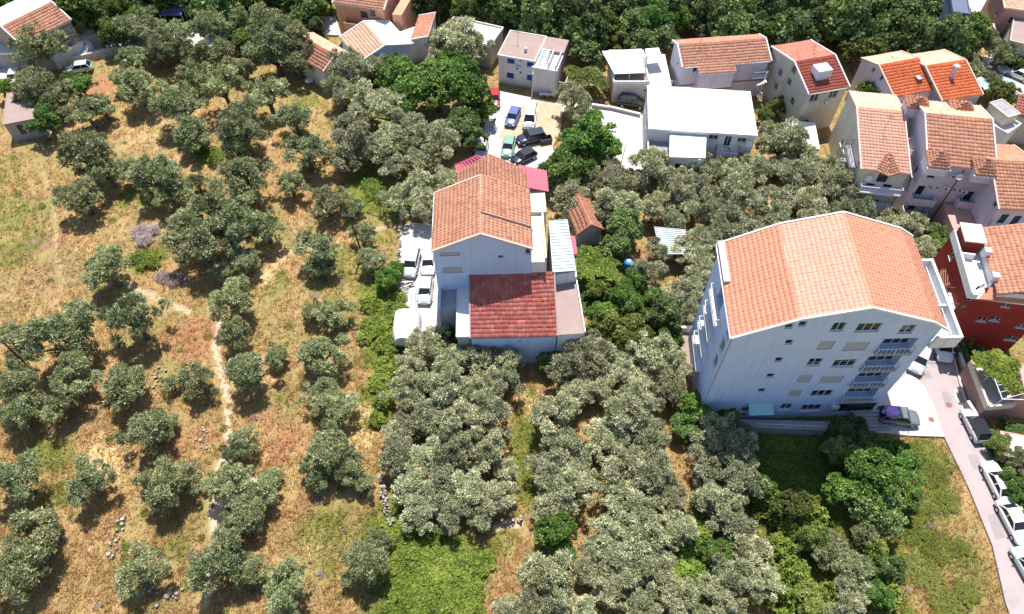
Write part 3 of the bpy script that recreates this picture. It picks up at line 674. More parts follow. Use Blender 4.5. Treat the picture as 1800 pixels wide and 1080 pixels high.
C.part('side_wing', 'cream', [(C.w + .3, C.w + 2.1, C.d - 1.3, C.d + 2.6, -.6, 10.1)])
sheet_roof(C, [(801,290,11.0),(836,273,12.6),(862,287,12.8),(803,305,11.3)], 'pinkmetal')
sheet_roof(C, [(836,273,12.6),(875,285,11.0),(866,288,12.0),(861,285,12.8)], 'pinkmetal')
# white side terrace and long grey sheet roof
C.part('side_terrace', 'white', [(C.w + .02, C.w + 1.7, .1, C.d - 1.32, -.6, 9.6)])
C.part('terrace_parapet', 'cream', [(C.w + 1.5, C.w + 1.7, .1, C.d - 1.32, 9.6, 10.3)])
sheet_roof(C, [(965,389,7.9),(997,387,7.6),(1012,476,7.6),(972,479,7.9)][::1], 'greysheet', rib=9)
P_ = [C.gl(*p) for p in ((965,389,7.9),(997,387,7.6),(1012,476,7.6),(972,479,7.9))]
mb = MB(); n = 16
for k in range(n + 1):
    f = k / n; a = P_[0].lerp(P_[3], f); b = P_[1].lerp(P_[2], f); u = Vector((0, 0, .04)); mb.beam(a + u, b + u, .09, .08)
mb.build('roof_rib', 'greysheet', C.root)
mb = MB(); mb.prism([(p.x, p.y) for p in (P_[0], P_[1], P_[2], P_[3])], -.6, 7.4); mb.build('lean_to_wall', 'whitewall', C.root)
sheet_roof(C, [(1001,416,7.0),(1010,415,6.8),(1014,447,6.8),(1005,448,7.0)], 'pinkmetal')

D = House('red_tiled_annex', 'low annex with faded red tile roof and pink flat terrace in front of the villa', (828,592), (981,595), (828,560), 5.5, cat='annex', depth=3)
D.ang = C.ang; D.root.rotation_euler = (0, 0, D.ang)
yb = D.toloc(C.tow(0, 0)).y - .05; D.d = yb; D.foot()
zbk = 7.5 + .1; D.w = 9.4
aw = D.on(918, 602, 'front')
prof = [(0, 0), (1, zbk - 5.5)]
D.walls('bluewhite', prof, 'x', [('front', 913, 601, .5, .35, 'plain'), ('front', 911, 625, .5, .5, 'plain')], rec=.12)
D.roof(prof, 'tilered', 'x', over=.12, eave=.25, tw=.42, tl=.52, slab='pinkconc', span=(-.1, D.w + .1))
pR = [D.gl(*p) for p in ((983,590,5.4),(1028,587,5.4),(1013,496,5.4),(974,496,5.4))]
mb = MB(); mb.prism([(p.x if k not in (0, 3) else D.w + .14, p.y) for k, p in enumerate(pR)], -.6, 5.4); mb.build('side_wall', 'whitewall', D.root)
mb = MB(); mb.prism([(p.x if k not in (0, 3) else D.w + .14, p.y) for k, p in enumerate(pR)], 5.403, 5.5); te = mb.build('flat_terrace', 'pinkconc', D.root)
mb = MB(); mb.beam(pR[1] + Vector((0, 0, .2)), pR[2] + Vector((0, 0, .2)), .14, .5); mb.beam(pR[2] + Vector((0, 0, .2)), pR[3] + Vector((0, 0, .2)), .14, .5); mb.build('terrace_kerb', 'white', te)
xl = D.gl(803, 592, 5.4).x; yt = D.gl(803, 506, 5.4).y
D.part('flat_strip_roof', 'whitesheet', [(xl, -.15, .1, yt, 5.2, 5.42)]); D.part('strip_wall', 'greywall', [(xl + .05, -.15, .15, yt - .05, -.6, 5.198)])
D.part('strip_kerb', 'whitewall', [(xl - .1, xl, .05, yt, 5.1, 5.55)])
q0 = D.gl(773, 497, 5.8); q1 = D.gl(777, 545, 5.0)
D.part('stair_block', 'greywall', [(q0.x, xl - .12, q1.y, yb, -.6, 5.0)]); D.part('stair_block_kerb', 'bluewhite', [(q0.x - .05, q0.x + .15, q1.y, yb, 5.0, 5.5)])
p = D.gl(955, 480, 5.4)
D.part('light_wall', 'white', [(D.w + .14, pR[2].x, pR[2].y, pR[2].y + 1.6, 5.4, 6.4)])

# ---------------------------------------------------------------- houses in the background
H1 = House('blue_shuttered_house', 'two storey white house with bright blue shutters and flat stained roof', (876,97), (940,108), (880,52), 4.8, zb=-.4)
H1.walls('whitewall', wins=[('front', 898, 107, 1.2, .95, 'blue'), ('front', 915, 105, .45, .4, 'plain'), ('front', 932, 112, 1.1, 1.0, 'blue'), ('front', 897, 133, 1.2, .95, 'blue'), ('front', 915, 128, .45, .4, 'plain'), ('front', 932, 137, 1.1, .95, 'blue'), ('left', None, (3, 3.6), 1, 1, 'win')])
H1.flat('pinkconc', .12, .15)
tx = H1.w
H1.part('stair_tower', 'whitewall', [(tx + .02, tx + 3.6, -.9, 3.2, -.4, 4.4)]); H1.part('tower_cornice', 'trim', [(tx - .2, tx + 3.8, -1.1, -.85, 4.1, 4.5), (tx + 3.6, tx + 3.8, -.85, 3.2, 4.1, 4.5)])
H1.part('tower_side_wall', 'white', [(tx + 2.2, tx + 2.35, -.8, 3.0, 4.4, 5.4), (tx + 3.4, tx + 3.55, -.8, 3.0, 4.4, 5.2)])
for k in range(9): H1.part('step', 'whitewall', [(tx + .4, tx + 1.8, -.6 + .38 * k, -.6 + .38 * (k + 1) - .08, 4.4, 4.5 + .11 * k)])
H1.part('roof_room', 'pinkconc', [(tx + .02, tx + 3.8, 3.22, H1.d, -.4, 4.9)]); H1.part('chimney', 'concrete', [(tx - 2.2, tx - 1.8, 1.8, 2.2, 4.8, 5.5)])
mb = MB(); mb.tube([(tx - .35, -.08, 4.8), (tx - .35, -.08, 0)], [.05, .05], 6); mb.build('downpipe', 'darkmetal', H1.root)
railing(H1.root, [(tx + 3.8, -.4, 0), (tx + 5.1, -.4, 0), (tx + 5.1, 3, 0)], 2.2, .4)

H2 = House('white_flat_house', 'white house with big plain white flat roof and lower white porch roof', (1141,226), (1330,238), (1146,152), 5.8, zb=-.4)
H2.walls('whitewall', wins=[('front', 1254, 242, 1.3, .8, 'win'), ('front', 1304, 247, 1.2, .8, 'win'), ('front', 1279, 249, .95, 1.8, 'door'), ('front', 1265, 281, 1.0, 1.8, 'darkdoor'), ('front', 1290, 285, 1.2, 1.0, 'win'), ('left', None, (3, 4.2), 1.2, 1, 'win'), ('left', None, (6.5, 4.2), 1.2, 1, 'win')])
H2.flat('whitesheet', .06, .2, 'whitesheet')
q = [H2.gl(*p) for p in ((1177,228,5.2),(1241,231,5.2),(1240,278,4.6),(1177,276,4.6))]
mb = MB(); dn = Vector((0, 0, .12)); q = [Vector((p.x, min(p.y, -.15), p.z)) for p in q]; q2 = [q[3], q[2], q[1], q[0]]; mb.hexa([p - dn for p in q2] + q2); mb.build('porch_roof', 'whitesheet', H2.root)
pa, pb = q[3], q[2]
H2.part('porch_wall', 'whitewall', [(pa.x + .1, pb.x - .1, pa.y + .15, -.02, -.4, 4.4)])
fo = [('window', (pa.x + 1.0, pa.x + 2.3, pa.y + .11, pa.y + .14, 2.2, 3.5))]
wf = H2.part('window', 'metal', [(pa.x + .95, pa.x + 2.45, pa.y + .09, pa.y + .15, 2.3, 3.5)]); H2.part('pane', 'glass', [(pa.x + 1.03, pa.x + 2.37, pa.y + .07, pa.y + .1, 2.38, 3.42)], wf)
H2.part('porch_column', 'trim', [(pb.x - .9, pb.x - .6, pa.y + .02, pa.y + .12, -.4, 4.4)])
pl = H2.gl(1140, 250, 4.0); H2.part('side_block', 'greywall', [(.02, pa.x - .02, pa.y + 1.2, -.02, -.4, 3.6)]); H2.part('side_parapet', 'whitewall', [(.02, pa.x - .02, pa.y + 1.05, pa.y + 1.2, -.4, 3.9), (.02, .2, pa.y + 1.2, -.02, 3.6, 4.2)])
ax, az = H2.on(1279, 258, 'front'); b = balcony(H2, 'front', ax - 1.6, ax + 1.6, 2.9, 1.1, 'white', 'darkmetal')
st = MB()
for k in range(10): st.box(ax + 1.6 + .3 * k, ax + 1.6 + .3 * (k + 1), -1.1, -.1, 2.72 - .28 * k - .12, 2.72 - .28 * k)
st.build('outside_stair', 'concrete', H2.root); railing(H2.root, [(ax + 1.6, -1.1, 2.8), (ax + 4.6, -1.1, 0)], .9, .3, 'darkmetal')
H2.part('water_tank', 'greywall', [(H2.w - 1.8, H2.w - .6, -.9, -.1, -.4, 2.0)])

H3 = House('garage_house', 'low white roofed house with pergola terrace above a closed garage door', (1079,146), (1140,146), (1058,92), 3.3, zb=-.4)
H3.walls('cream', wins=[('front', 1135, 160, .5, .5, 'plain')])
H3.flat('pinkconc', .35, .2, 'white')
zz = 4.4; qa = H3.gl(1080, 130, zz); qb = H3.gl(1134, 128, zz); qc = H3.gl(1128, 86, zz + .4); qd = H3.gl(1058, 90, zz + .4)
mb = MB(); q = [qa, qb, qc, qd]; mb.hexa([p - Vector((0, 0, .1)) for p in q] + q); mb.build('terrace_roof', 'whitesheet', H3.root)
q = [H3.gl(*p) for p in ((1138,112,zz),(1166,109,zz),(1158,84,zz+.4),(1134,86,zz+.4))]; mb = MB(); mb.hexa([p - Vector((0, 0, .1)) for p in q] + q); mb.build('terrace_roof', 'whitesheet', H3.root)
mb = MB()
for p in (qa, qb, (qa + qb) / 2): mb.box(p.x - .05, p.x + .05, p.y, p.y + .1, 3.3, p.z - .1)
mb.build('post', 'metal', H3.root)
ww_ = H3.w; ext = [(ww_ + .02, ww_ + 3.6, -.2, H3.d, -.4, 2.9)]
H3.part('side_wall', 'whitewall', ext); railing(H3.root, [(ww_ - .6, -.35, 3.0), (ww_ + 3.5, -.35, 3.0)], .9, .22, 'white', 'balustrade', .09)
mb = MB(); mb.tube([(qb.x + .2, qb.y + 1.8, 4.2), (qb.x + .2, qb.y + 1.8, 6.2)], [.22, .18], 6); mb.build('chimney', 'white', H3.root)
H3.part('garage_door', 'lilac', [(.5, ww_ - 1, -.05, .0, 0, 2.2)])

H4 = House('long_white_house', 'long white house with orange tile roof stepping forward in the middle', (1202,117), (1352,106), (1170,79), 6.2, zb=-.4)
H4.walls('lilac', prof=[(0, 0), (.62, 1.3), (1, .5)], axis='x', wins=[('front', x, y, .7, .9, 'win') for x, y in ((1253,133),(1264,132),(1274,131),(1222,122))] + [('left', None, (2.6, 5.0), .5, .5, 'plain')])
H4.roof([(0, 0), (.62, 1.3), (1, .5)], 'tile', 'x', over=.3, eave=.3, slab='white')
pa = H4.gl(1233, 129, 6.0); pb = H4.gl(1292, 121, 6.0)
H4.part('front_wing', 'lilac', [(pa.x, pb.x, pa.y + .25, -.02, -.4, 5.55)])
sx = (H4.w, ); O = Vector((pa.x - .2, pa.y, 5.75)); hi_ = Vector((pa.x - .2, .2, 6.35)); Vv = hi_ - O; l_ = Vv.length; Vv.normalize()
mb = MB(); q = [O, O + Vector((pb.x - pa.x + .4, 0, 0)), hi_ + Vector((pb.x - pa.x + .4, 0, 0)), hi_]; mb.hexa([p - Vector((0, 0, .16)) for p in q] + q); wr = mb.build('wing_roof', 'white', H4.root)
tiles(wr, O + Vector((0, 0, .01)), Vector((1, 0, 0)), Vv, [(.02, .02), (pb.x - pa.x + .38, .02), (pb.x - pa.x + .38, l_), (.02, l_)], .42, .5, 'tile')
H4.part('string_course', 'rust', [(-.05, pa.x, -.06, .0, 2.7, 2.9), (pa.x - .05, pb.x + .05, pa.y + .19, pa.y + .25, 2.7, 2.9), (pb.x, H4.w + .02, -.06, 0, 2.7, 2.9)])
bx = H4.w
sp = MB()
for k in range(14):
    th = k * .33; cx_, cy_ = bx - .6, -1.6; sp.prism([(cx_ + .15 * math.cos(th), cy_ + .15 * math.sin(th)), (cx_ + 1.1 * math.cos(th), cy_ + 1.1 * math.sin(th)), (cx_ + 1.1 * math.cos(th + .36), cy_ + 1.1 * math.sin(th + .36))], .3 + .3 * k, .36 + .3 * k)
sp.tube([(bx - .6, -1.6, 0), (bx - .6, -1.6, 5.2)], [.07, .07], 6); sp.build('spiral_stair', 'metal', H4.root)
balcony(H4, 'front', bx - 2.2, bx, 3.9, 1.0, 'white')

H5 = House('beige_house', 'beige house with dark red front roof slope carrying a white skylight box', (1422,164), (1490,152), (1350,88), 7.0, zb=-.4)
rd = H5.gl(1402, 110, 8.6).y / H5.d
prof = [(0, 0), (rd, 1.7), (1, .3)]
H5.walls('beige', prof, 'x', [('left', x, y, 1.0, 1.2, 'win') for x, y in ((1371,128),(1395,123),(1363,152),(1387,145),(1392,178))] + [('front', 1432, 172, 1.4, 1.3, 'win'), ('front', 1465, 166, 1.4, 1.3, 'win')])
H5.roof(prof, 'tiledark', 'x', over=.2, eave=.25, slab='white', mats=['tiledark', 'tilemoss'])
p = H5.gl(1442, 130, 8.2); sb = H5.part('skylight_box', 'white', [(p.x - 1.1, p.x + 1.1, p.y - .9, p.y + .9, 8.2, 9.3)])
H5.part('box_base', 'white', [(p.x - .9, p.x + .9, p.y - .7, p.y + .7, 7.2, 8.2)], sb)

for nm, lb, q, prof_r, win in (
  ('terrace_house', 'bright orange roofed house with a small square roof light', ((1572,171),(1640,158),(1507,111)), 1.9, [('left', 1535, 123, .6, .7, 'win'), ('left', 1550, 135, .6, .9, 'win')]),
  ('terrace_house', 'orange roofed house with a leaning lilac chimney', ((1656,177),(1725,166),(1613,102)), 1.9, [('left', 1640, 140, .5, .6, 'plain')])):
    h = House(nm, lb, *q, 6.3, zb=-.4, group='pair of bright roofed houses')
    yy = h.gl(*( (1555,115) if q[0][0] < 1600 else (1635,117)), 8.0).y / h.d
    pr = [(0, 0), (yy, 1.8), (1, .6)]
    h.walls('lilac' if q[0][0] < 1600 else 'greywall', pr, 'x', win + [('front', None, (1.6, 4.6), 1, 1.1, 'win'), ('front', None, (4.2, 4.6), 1, 1.1, 'win')])
    h.roof(pr, 'tilebright', 'x', over=.15, eave=.2, slab='peachtrim', mats=['tilebright', 'tilepale'])
    if q[0][0] < 1600:
        p = h.gl(1614, 139, 7.2); rl = h.part('roof_light', 'wood', [(p.x - .4, p.x + .4, p.y - .5, p.y + .5, 6.9, 7.45)]); h.part('pane', 'cream', [(p.x - .3, p.x + .3, p.y - .4, p.y + .4, 7.45, 7.48)], rl)
        p = h.gl(1572, 103, 7.6); h.part('chimney', 'white', [(p.x - .35, p.x + .35, p.y - .3, p.y + .3, 6.9, 8.0)])
    else:
        p = h.gl(1672, 134, 7.6); h.part('chimney', 'lilac', [(p.x - .25, p.x + .25, p.y - .25, p.y + .25, 6.8, 9.2)]); h.part('chimney_cap', 'white', [(p.x - .35, p.x + .35, p.y - .35, p.y + .35, 9.2, 9.35)])

H7 = House('balcony_house', 'orange roofed house with balustraded front balconies and tall bare side wall', (1515,297), (1598,305), (1452,172), 7.2, zb=-.4)
rd = H7.gl(1463, 189, 9.0).y / H7.d; pr = [(0, 0), (rd, 2.1), (1, 1.2)]
H7.walls('greywall' if False else 'cream', pr, 'x', [('left', x, y, .8, 1.0, 'win') for x, y in ((1480,250),(1486,262))] + [('front', 1527, 330, 1.1, 1.5, 'darkdoor'), ('front', 1557, 332, 1.1, 1.5, 'darkdoor'), ('front', 1540, 354, .9, .5, 'plain'), ('front', 1556, 305, 1.3, 1.8, 'darkdoor')])
H7.roof(pr, 'tilebig', 'x', over=.15, eave=.2, slab='peachtrim', mats=['tilebig', 'tilepale'], span=(-.15, H7.w + .15))  # paler tile on the back slope paints its sunlight in
for z_ in (4.6, 1.9): balcony(H7, 'front', .4, H7.w - .2, z_, 1.5, 'whitewall', 'white')
mb = MB(); cxm = H7.w * .55
mb.poly([(cxm - 1.6, -.2, 7.2), (cxm, -1.0, 7.1), (cxm, 2.4, 8.5)]); mb.poly([(cxm, -1.0, 7.1), (cxm + 1.6, -.2, 7.2), (cxm, 2.4, 8.5)])
dr = mb.build('dormer_roof', 'rust', H7.root); tri_tiles(dr, (cxm - 1.6, -.2, 7.2), (cxm, -1.0, 7.1), (cxm, 2.4, 8.5), 'tile'); tri_tiles(dr, (cxm, -1.0, 7.1), (cxm + 1.6, -.2, 7.2), (cxm, 2.4, 8.5), 'tile')
for k in range(3): balcony(H7, 'left', 1.5, 6.0, 1.6 + 2.2 * k, .9, 'greywall', 'darkmetal')

H8 = House('lilac_house', 'tall lilac house with gridded orange roof and four hipped corner dormers', (1632,290), (1750,302), (1592,187), 9.2, zb=-.4)
rd = H8.gl(1634, 201, 11.4).y / H8.d; pr = [(0, 0), (rd, 2.2), (1, 1.0)]
fw = [('front', x, y, .9, 1.6, 'darkdoor') for x, y in ((1640,305),(1720,310),(1617,335),(1702,345),(1604,362),(1683,377))]
fw += [('front', x, y, .4, .4, 'plain') for x, y in ((1636,330),(1648,331),(1678,334),(1688,336),(1660,360))]
H8.walls('lilac', pr, 'x', fw + [('left', 1608, 300, .8, 1.6, 'win'), ('left', 1596, 240, .7, .8, 'win')])
H8.roof(pr, 'tile', 'x', over=.15, eave=.1, tw=.5, tl=.55, slab='lilac', mats=['tile', 'tilepale'])
for px_, py_ in ((1648,285),(1730,298)):
    p = H8.gl(px_, py_, 9.6); mb = MB()
    a0, a1, a2, a3 = Vector((p.x - 1.3, p.y - 1.2, 9.5)), Vector((p.x + 1.3, p.y - 1.2, 9.5)), Vector((p.x + 1.3, p.y + 1.6, 9.9)), Vector((p.x - 1.3, p.y + 1.6, 9.9)); ap = Vector((p.x, p.y + .6, 10.9))
    for i, j in ((a0, a1), (a1, a2), (a3, a0)): mb.poly([i, j, ap], 0, .5)
    dr = mb.build('dormer_roof', 'rust', H8.root)
    for i, j in ((a0, a1), (a1, a2), (a3, a0)): tri_tiles(dr, i, j, ap, 'tile')
    mb = MB(); mb.box(p.x - 1.2, p.x + 1.2, p.y - 1.0, p.y + 1.3, 8.2, 9.48); mb.box(p.x - 1.4, p.x + 1.4, p.y - 1.3, p.y - 1.05, 9.3, 9.5); mb.build('dormer_wall', 'white', dr)
for px_, py_ in ((1612,182),(1690,190)):
    p = H8.gl(px_, py_, 10.6); mb = MB(); ap = Vector((p.x, p.y - .3, 11.9)); r4 = [Vector((p.x + dx, p.y + dy_, 10.6)) for dx, dy_ in ((-1.5, -1.3), (1.5, -1.3), (1.5, 1.3), (-1.5, 1.3))]
    for k in range(4): mb.poly([r4[k], r4[(k + 1) % 4], ap])
    dr = mb.build('dormer_roof', 'rust', H8.root)
    for k in range(4): tri_tiles(dr, r4[k], r4[(k + 1) % 4], ap, 'tile')
    H8.part('dormer_wall', 'lilac', [(p.x - 1.3, p.x + 1.3, p.y - 1.1, p.y + 1.1, 9.0, 10.55)], dr)
for px_, py_ in ((1615,350),(1600,372),(1697,355),(1680,388)):
    a, z = H8.on(px_, py_, 'front'); balcony(H8, 'front', a - 1.4, a + 1.6, z, 1.2, 'lilac', solid=True)
mb = MB(); mb.tube([(H8.w * .55, -.08, 9), (H8.w * .55, -.08, 0)], [.07, .07], 6); mb.build('downpipe', 'rust', H8.root)
for k in range(2): balcony(H8, 'left', 5 + 3.5 * k, 7.5 + 3.5 * k, 6.2 - 2.5 * k, .9, 'white')

H9 = House('corner_house', 'house with hipped orange roof and white balcony cut by the picture edge', (1757,366), (1835,370), (1742,258), 8.0, zb=-.4)
pr = [(0, 0), (.55, 2.0), (1, .2)]
H9.walls('lilac', pr, 'x', [('front', x, y, .9, 1.6, 'darkdoor') for x, y in ((1763,385),(1785,388))] + [('left', 1755, 350, .7, 1, 'plain')])
H9.roof(pr, 'tile', 'x', over=.2, eave=.25, slab='peachtrim')
balcony(H9, 'front', .3, H9.w - .3, 5.0, 1.6, 'white', solid=True)
H9.part('side_wing', 'pinkwall', [(-3.2, -.02, .5, 5, -.4, 3.6)])

E1 = House('red_house', 'dark red house with white roof terrace and orange tiled roof by the road', (1702,522), (1850,540), (1686,415), 9.0, zb=-.4)
E1.walls('red', wins=[('front', 1772, 534, .9, .8, 'win'), ('front', 1727, 562, 1.0, .7, 'win'), ('front', 1750, 561, 1.0, .7, 'win'), ('front', 1779, 595, 1.3, .8, 'win'), ('front', 1797, 573, 1.0, .8, 'win'), ('front', 1690, 540, .5, .7, 'plain'), ('front', 1714, 515, .5, .7, 'plain'), ('left', 1697, 418, .8, 1.2, 'win')])
E1.flat('whitesheet', .0, .2, 'white', z=9.0)
e0 = E1.gl(1720, 500, 10.6).x; e0b = E1.gl(1722, 518, 10.4).x
xa = max(e0, .8)
q = [Vector((xa + .6, -.3, 9.9)), Vector((xa + 1.4, 3.0, 9.9))]
yk = E1.d
st_ = E1.gl(1748, 480, 10.4); st2 = E1.gl(1722, 402, 10.4)
mb = MB(); mb.hexa([(st_.x, .0, 9.02), (E1.w, 0, 9.02), (E1.w, yk, 9.02), (st2.x, yk, 9.02), (st_.x, .0, 10.3), (E1.w, 0, 10.6), (E1.w, yk, 10.6), (st2.x, yk, 10.3)]); mb.build('upper_storey', 'whitewall', E1.root)
O = Vector((st_.x - .2, 0, 10.35)); O2 = Vector((st2.x - .2, yk, 10.35)); rise = 2.2
Uv = (O2 - O); lu = Uv.length; Uv.normalize(); top = Vector((E1.w, 0, 10.35 + rise)); Vn = Vector((E1.w - O.x, 0, rise)); 
q4 = [Vector((st_.x - .2, -.3, 10.3)), Vector((E1.w, -.3, 10.3 + rise)), Vector((E1.w, yk + .3, 10.3 + rise)), Vector((st2.x - .2, yk + .3, 10.3))]
mb = MB(); mb.hexa([v - Vector((0, 0, .15)) for v in q4] + q4); rr = mb.build('roof', 'rust', E1.root)
Vd = Vector((E1.w - st_.x, 0, rise)); l_ = Vd.length; Vd.normalize()
tiles(rr, Vector((st_.x - .2, yk + .3, 10.32)), Vector((0, -1, 0)), Vd, [(.05, (st2.x - st_.x) + .02), (yk + .55, .02), (yk + .55, l_), (.05, l_)], .42, .5, 'tile')
lo = [E1.gl(1717,500,9.7), E1.gl(1723,519,9.4), E1.gl(1770,530,9.6)]
mb = MB(); q4 = [Vector((lo[0].x, -.35, 9.25)), Vector((E1.w, -.35, 9.6)), Vector((E1.w, .35, 10.15)), Vector((lo[0].x + 1.6, 1.6, 10.25))]
mb.hexa([v - Vector((0, 0, .15)) for v in q4] + q4); lr = mb.build('front_roof', 'tile', E1.root)
pw = 1.0
ter = E1.part('terrace_parapet', 'white', [(-.1, .12, -.1, yk + .1, 9.02, 9.9), (.12, lo[0].x, -.1, .1, 9.02, 9.6), (.12, xa + 1, yk - .1, yk + .1, 9.02, 9.9), (.12, 1.5, 5.5, 5.7, 9.02, 9.9)])
p = E1.gl(1715, 408, 10.6); E1.part('stair_hut', 'red', [(.2, st2.x - .3, yk - 2.6, yk - .1, 9.02, 10.9)]); E1.part('hut_roof', 'cream', [(0, st2.x - .1, yk - 2.8, yk + .1, 10.9, 11.05)])
for px_, py_ in ((1737,440),(1751,484)): p = E1.gl(px_, py_, 11.0); E1.part('chimney', 'whitewall', [(p.x - .35, p.x + .35, p.y - .35, p.y + .35, 10.1, 11.1)])
for k in range(3): balcony(E1, 'left', .2, 2.6, 1.2 + 2.6 * k, 1.1, 'concrete', 'darkmetal')
mb = MB(); pA, pB = E1.gl(1650, 488, 6.5), E1.gl(1700, 474, 6.5)
for k in range(14):
    f = k / 13; c_ = pA.lerp(pB, f); mb.beam(c_ + Vector((-.1, -1.6, 0)), c_ + Vector((.5, 1.2, 0)), .1, .12)
mb.beam(pA + Vector((0, -1.2, -.12)), pB + Vector((0, -1.2, -.12)), .14); mb.beam(pA + Vector((.3, .8, -.12)), pB + Vector((.3, .8, -.12)), .14)
pg = mb.build('pergola', 'rust', E1.root)
mb = MB(); 
for c_ in (pA, pA + Vector((.3, .8, 0))): mb.beam(c_ + Vector((.1, -.3, 0)), Vector((c_.x + .1, c_.y - .3, -.3)), .14)
mb.build('post', 'rust', pg)

H10 = House('stone_house', 'old grey stone house with orange tile roof and white lower wall', (38,78), (122,35), (-38,36), 6.0, zb=-.4)
rd = H10.gl(7, 56, 7.6).y / H10.d; pr = [(0, 0), (max(.3, min(rd, .6)), 1.7), (1, .2)]
H10.walls('stonewall', pr, 'x', [('front', 115, 67, 1.1, 1.3, 'win')]); H10.roof(pr, 'tile', 'x', over=.2, eave=.25, slab='white', mats=['tile', None])  # back slope left bare white: sunlight painted as its colour
H10.part('lower_wall', 'whitewall', [(H10.w * .35, H10.w + .1, -.08, -.0, -.4, 2.2)]); H10.part('side_block', 'beige', [(H10.w + .1, H10.w + 3.2, -.1, 4.5, -.4, 2.2)])
st = MB()
for k in range(9): st.box(H10.w - 1.6 + .28 * k, H10.w - 1.6 + .28 * (k + 1) - .05, -1.3, -.1, -.4, .2 + .22 * k)
st.build('outside_stair', 'whitewall', H10.root); H10.part('chimney', 'rust', [(H10.w + 1.2, H10.w + 1.6, 1.6, 2.0, 2.2, 3.6)])
# bare stones of its front wall
mb = MB(); zz = 2.3; r = random.Random(4)
while zz < 5.9:
    hh = r.uniform(.24, .34); x_ = .05
    while x_ < H10.w - .2:
        ww2 = r.uniform(.3, .6)
        wx0, wz0 = H10.on(115, 67, 'front')
        if not (abs(x_ + ww2 / 2 - wx0) < .9 + ww2 / 2 - .2 and abs(zz + hh / 2 - wz0) < .9): mb.box(x_, min(x_ + ww2 - .03, H10.w - .02), -.06 - r.random() * .03, .02, zz, zz + hh - .03, 0, r.random())
        x_ += ww2
    zz += hh
mb.build('wall_stone', 'stonewall', H10.root, kind='stuff')
H10b = House('side_annex', 'small grey annex with dark flat awning below the stone house', (-40,92), (33,95), (-45,70), 2.8, cat='annex', zb=-.4, depth=3.2); H10b.walls('greywall', wins=[('front', 15, 93, .5, .4, 'plain')]); H10b.flat('concrete', .12, .15)

H11 = House('hut', 'flat roofed concrete hut under the trees at the edge of the field', (6,219), (68,207), (8,166), 2.9, cat='hut', zb=-.5)
H11.walls('greywall', wins=[('front', 38, 228, .8, 1.7, 'darkdoor')]); H11.flat('pinkconc', .06, .12, 'pinkconc')

H12 = House('peach_house', 'peach rendered house with a wide open balcony and outside stair', (588,4), (673,15), (592,-45), 6.4, zb=-.4)
pr = [(0, 0), (.5, 1.5), (1, 0)]
H12.walls('peach', pr, 'x', [('front', 640, 26, 1.2, 1.2, 'darkdoor'), ('front', 655, 24, .9, 1.2, 'win'), ('front', 643, 45, 1.6, 1.6, 'darkdoor'), ('right', 683, 10, .5, .5, 'plain')]); H12.roof(pr, 'tile', 'x', over=.3, eave=.3, slab='white')
a0, _ = H12.on(610, 30, 'front'); a1, _ = H12.on(672, 35, 'front'); balcony(H12, 'front', a0, a1 - .3, 3.0, 1.7, 'peach', solid=True)
H12.part('column', 'peach', [(a0 + .1, a0 + .3, -1.6, -1.4, -.4, 2.8), (a1 - .8, a1 - .6, -1.6, -1.4, -.4, 2.8)])
st = MB()
for k in range(14): st.box(H12.w + .05, H12.w + 1.2, -.5 + .4 * k, -.5 + .4 * (k + 1) - .04, -.4, .3 + .3 * k)
st.build('outside_stair', 'concrete', H12.root); H12.part('stair_wall', 'peach', [(H12.w + 1.22, H12.w + 2.8, .6, 8, -.4, 5.2)])

H13 = House('low_gable_house', 'low house with weathered pinkish tiles and a dark chimney behind the olives', (569,124), (612,98), (538,72), 3.6, zb=-.4)
pr = [(0, 0), (.5, 1.4), (1, .4)]
H13.walls('whitewall', pr, 'y', [('front', 589, 125, .7, .8, 'plain'), ('left', 548, 120, .5, .5, 'plain')]); H13.roof(pr, 'tilemoss', 'y', over=.2, eave=.3, slab='peachtrim', mats=['tile', 'tilepale'])
p = H13.gl(589, 92, 5.4); H13.part('chimney', 'rust', [(p.x - .3, p.x + .3, p.y - .3, p.y + .3, 3.9, 6.0)])
H14 = House('pale_roofed_house', 'low pale blue walled house whose roof is half peach and half white', (634,108), (721,78), (590,84), 3.8, zb=-.4)
H14.d = 7.5
pr = [(0, 0), (.5, 1.3), (1, 0)]
H14.walls('bluewhite', pr, 'y', [('front', 694, 98, .9, .9, 'win')]); H14.roof(pr, 'tilepale', 'y', over=.2, eave=.2, slab='white', mats=['tilepale', None])  # right slope untiled and white: the sun on it is put into colour
H14.part('white_annex', 'white', [(H14.w + .02, H14.w + 4.2, .6, 5.4, -.4, 2.9)])
H14.part('annex_parapet', 'white', [(H14.w + 4.0, H14.w + 4.2, .6, 5.4, 2.9, 3.4), (H14.w + .2, H14.w + 4.0, .6, .8, 2.9, 3.4)])
H15 = House('small_tiled_house', 'small salmon tiled outbuilding beside a flat white roof', (723,70), (752,72), (742,30), 3.6, zb=-.4)
H15.walls('white', [(0, 0), (1, .7)], 'y', []); H15.roof([(0, 0), (1, .7)], 'tile', 'y', over=.15, eave=.15, slab='white')
H16 = House('flat_roofed_house', 'flat white roofed building behind the big olive with a stained roof edge', (775,62), (862,82), (745,20), 3.8, zb=-.4)
H16.walls('beige', wins=[('front', 850, 95, .9, 1, 'win')]); H16.flat('concrete', .3, .15, 'white')
H16.part('roof_bench', 'wood', [(2, 3.6, 4, 4.6, 3.8, 4.3)])

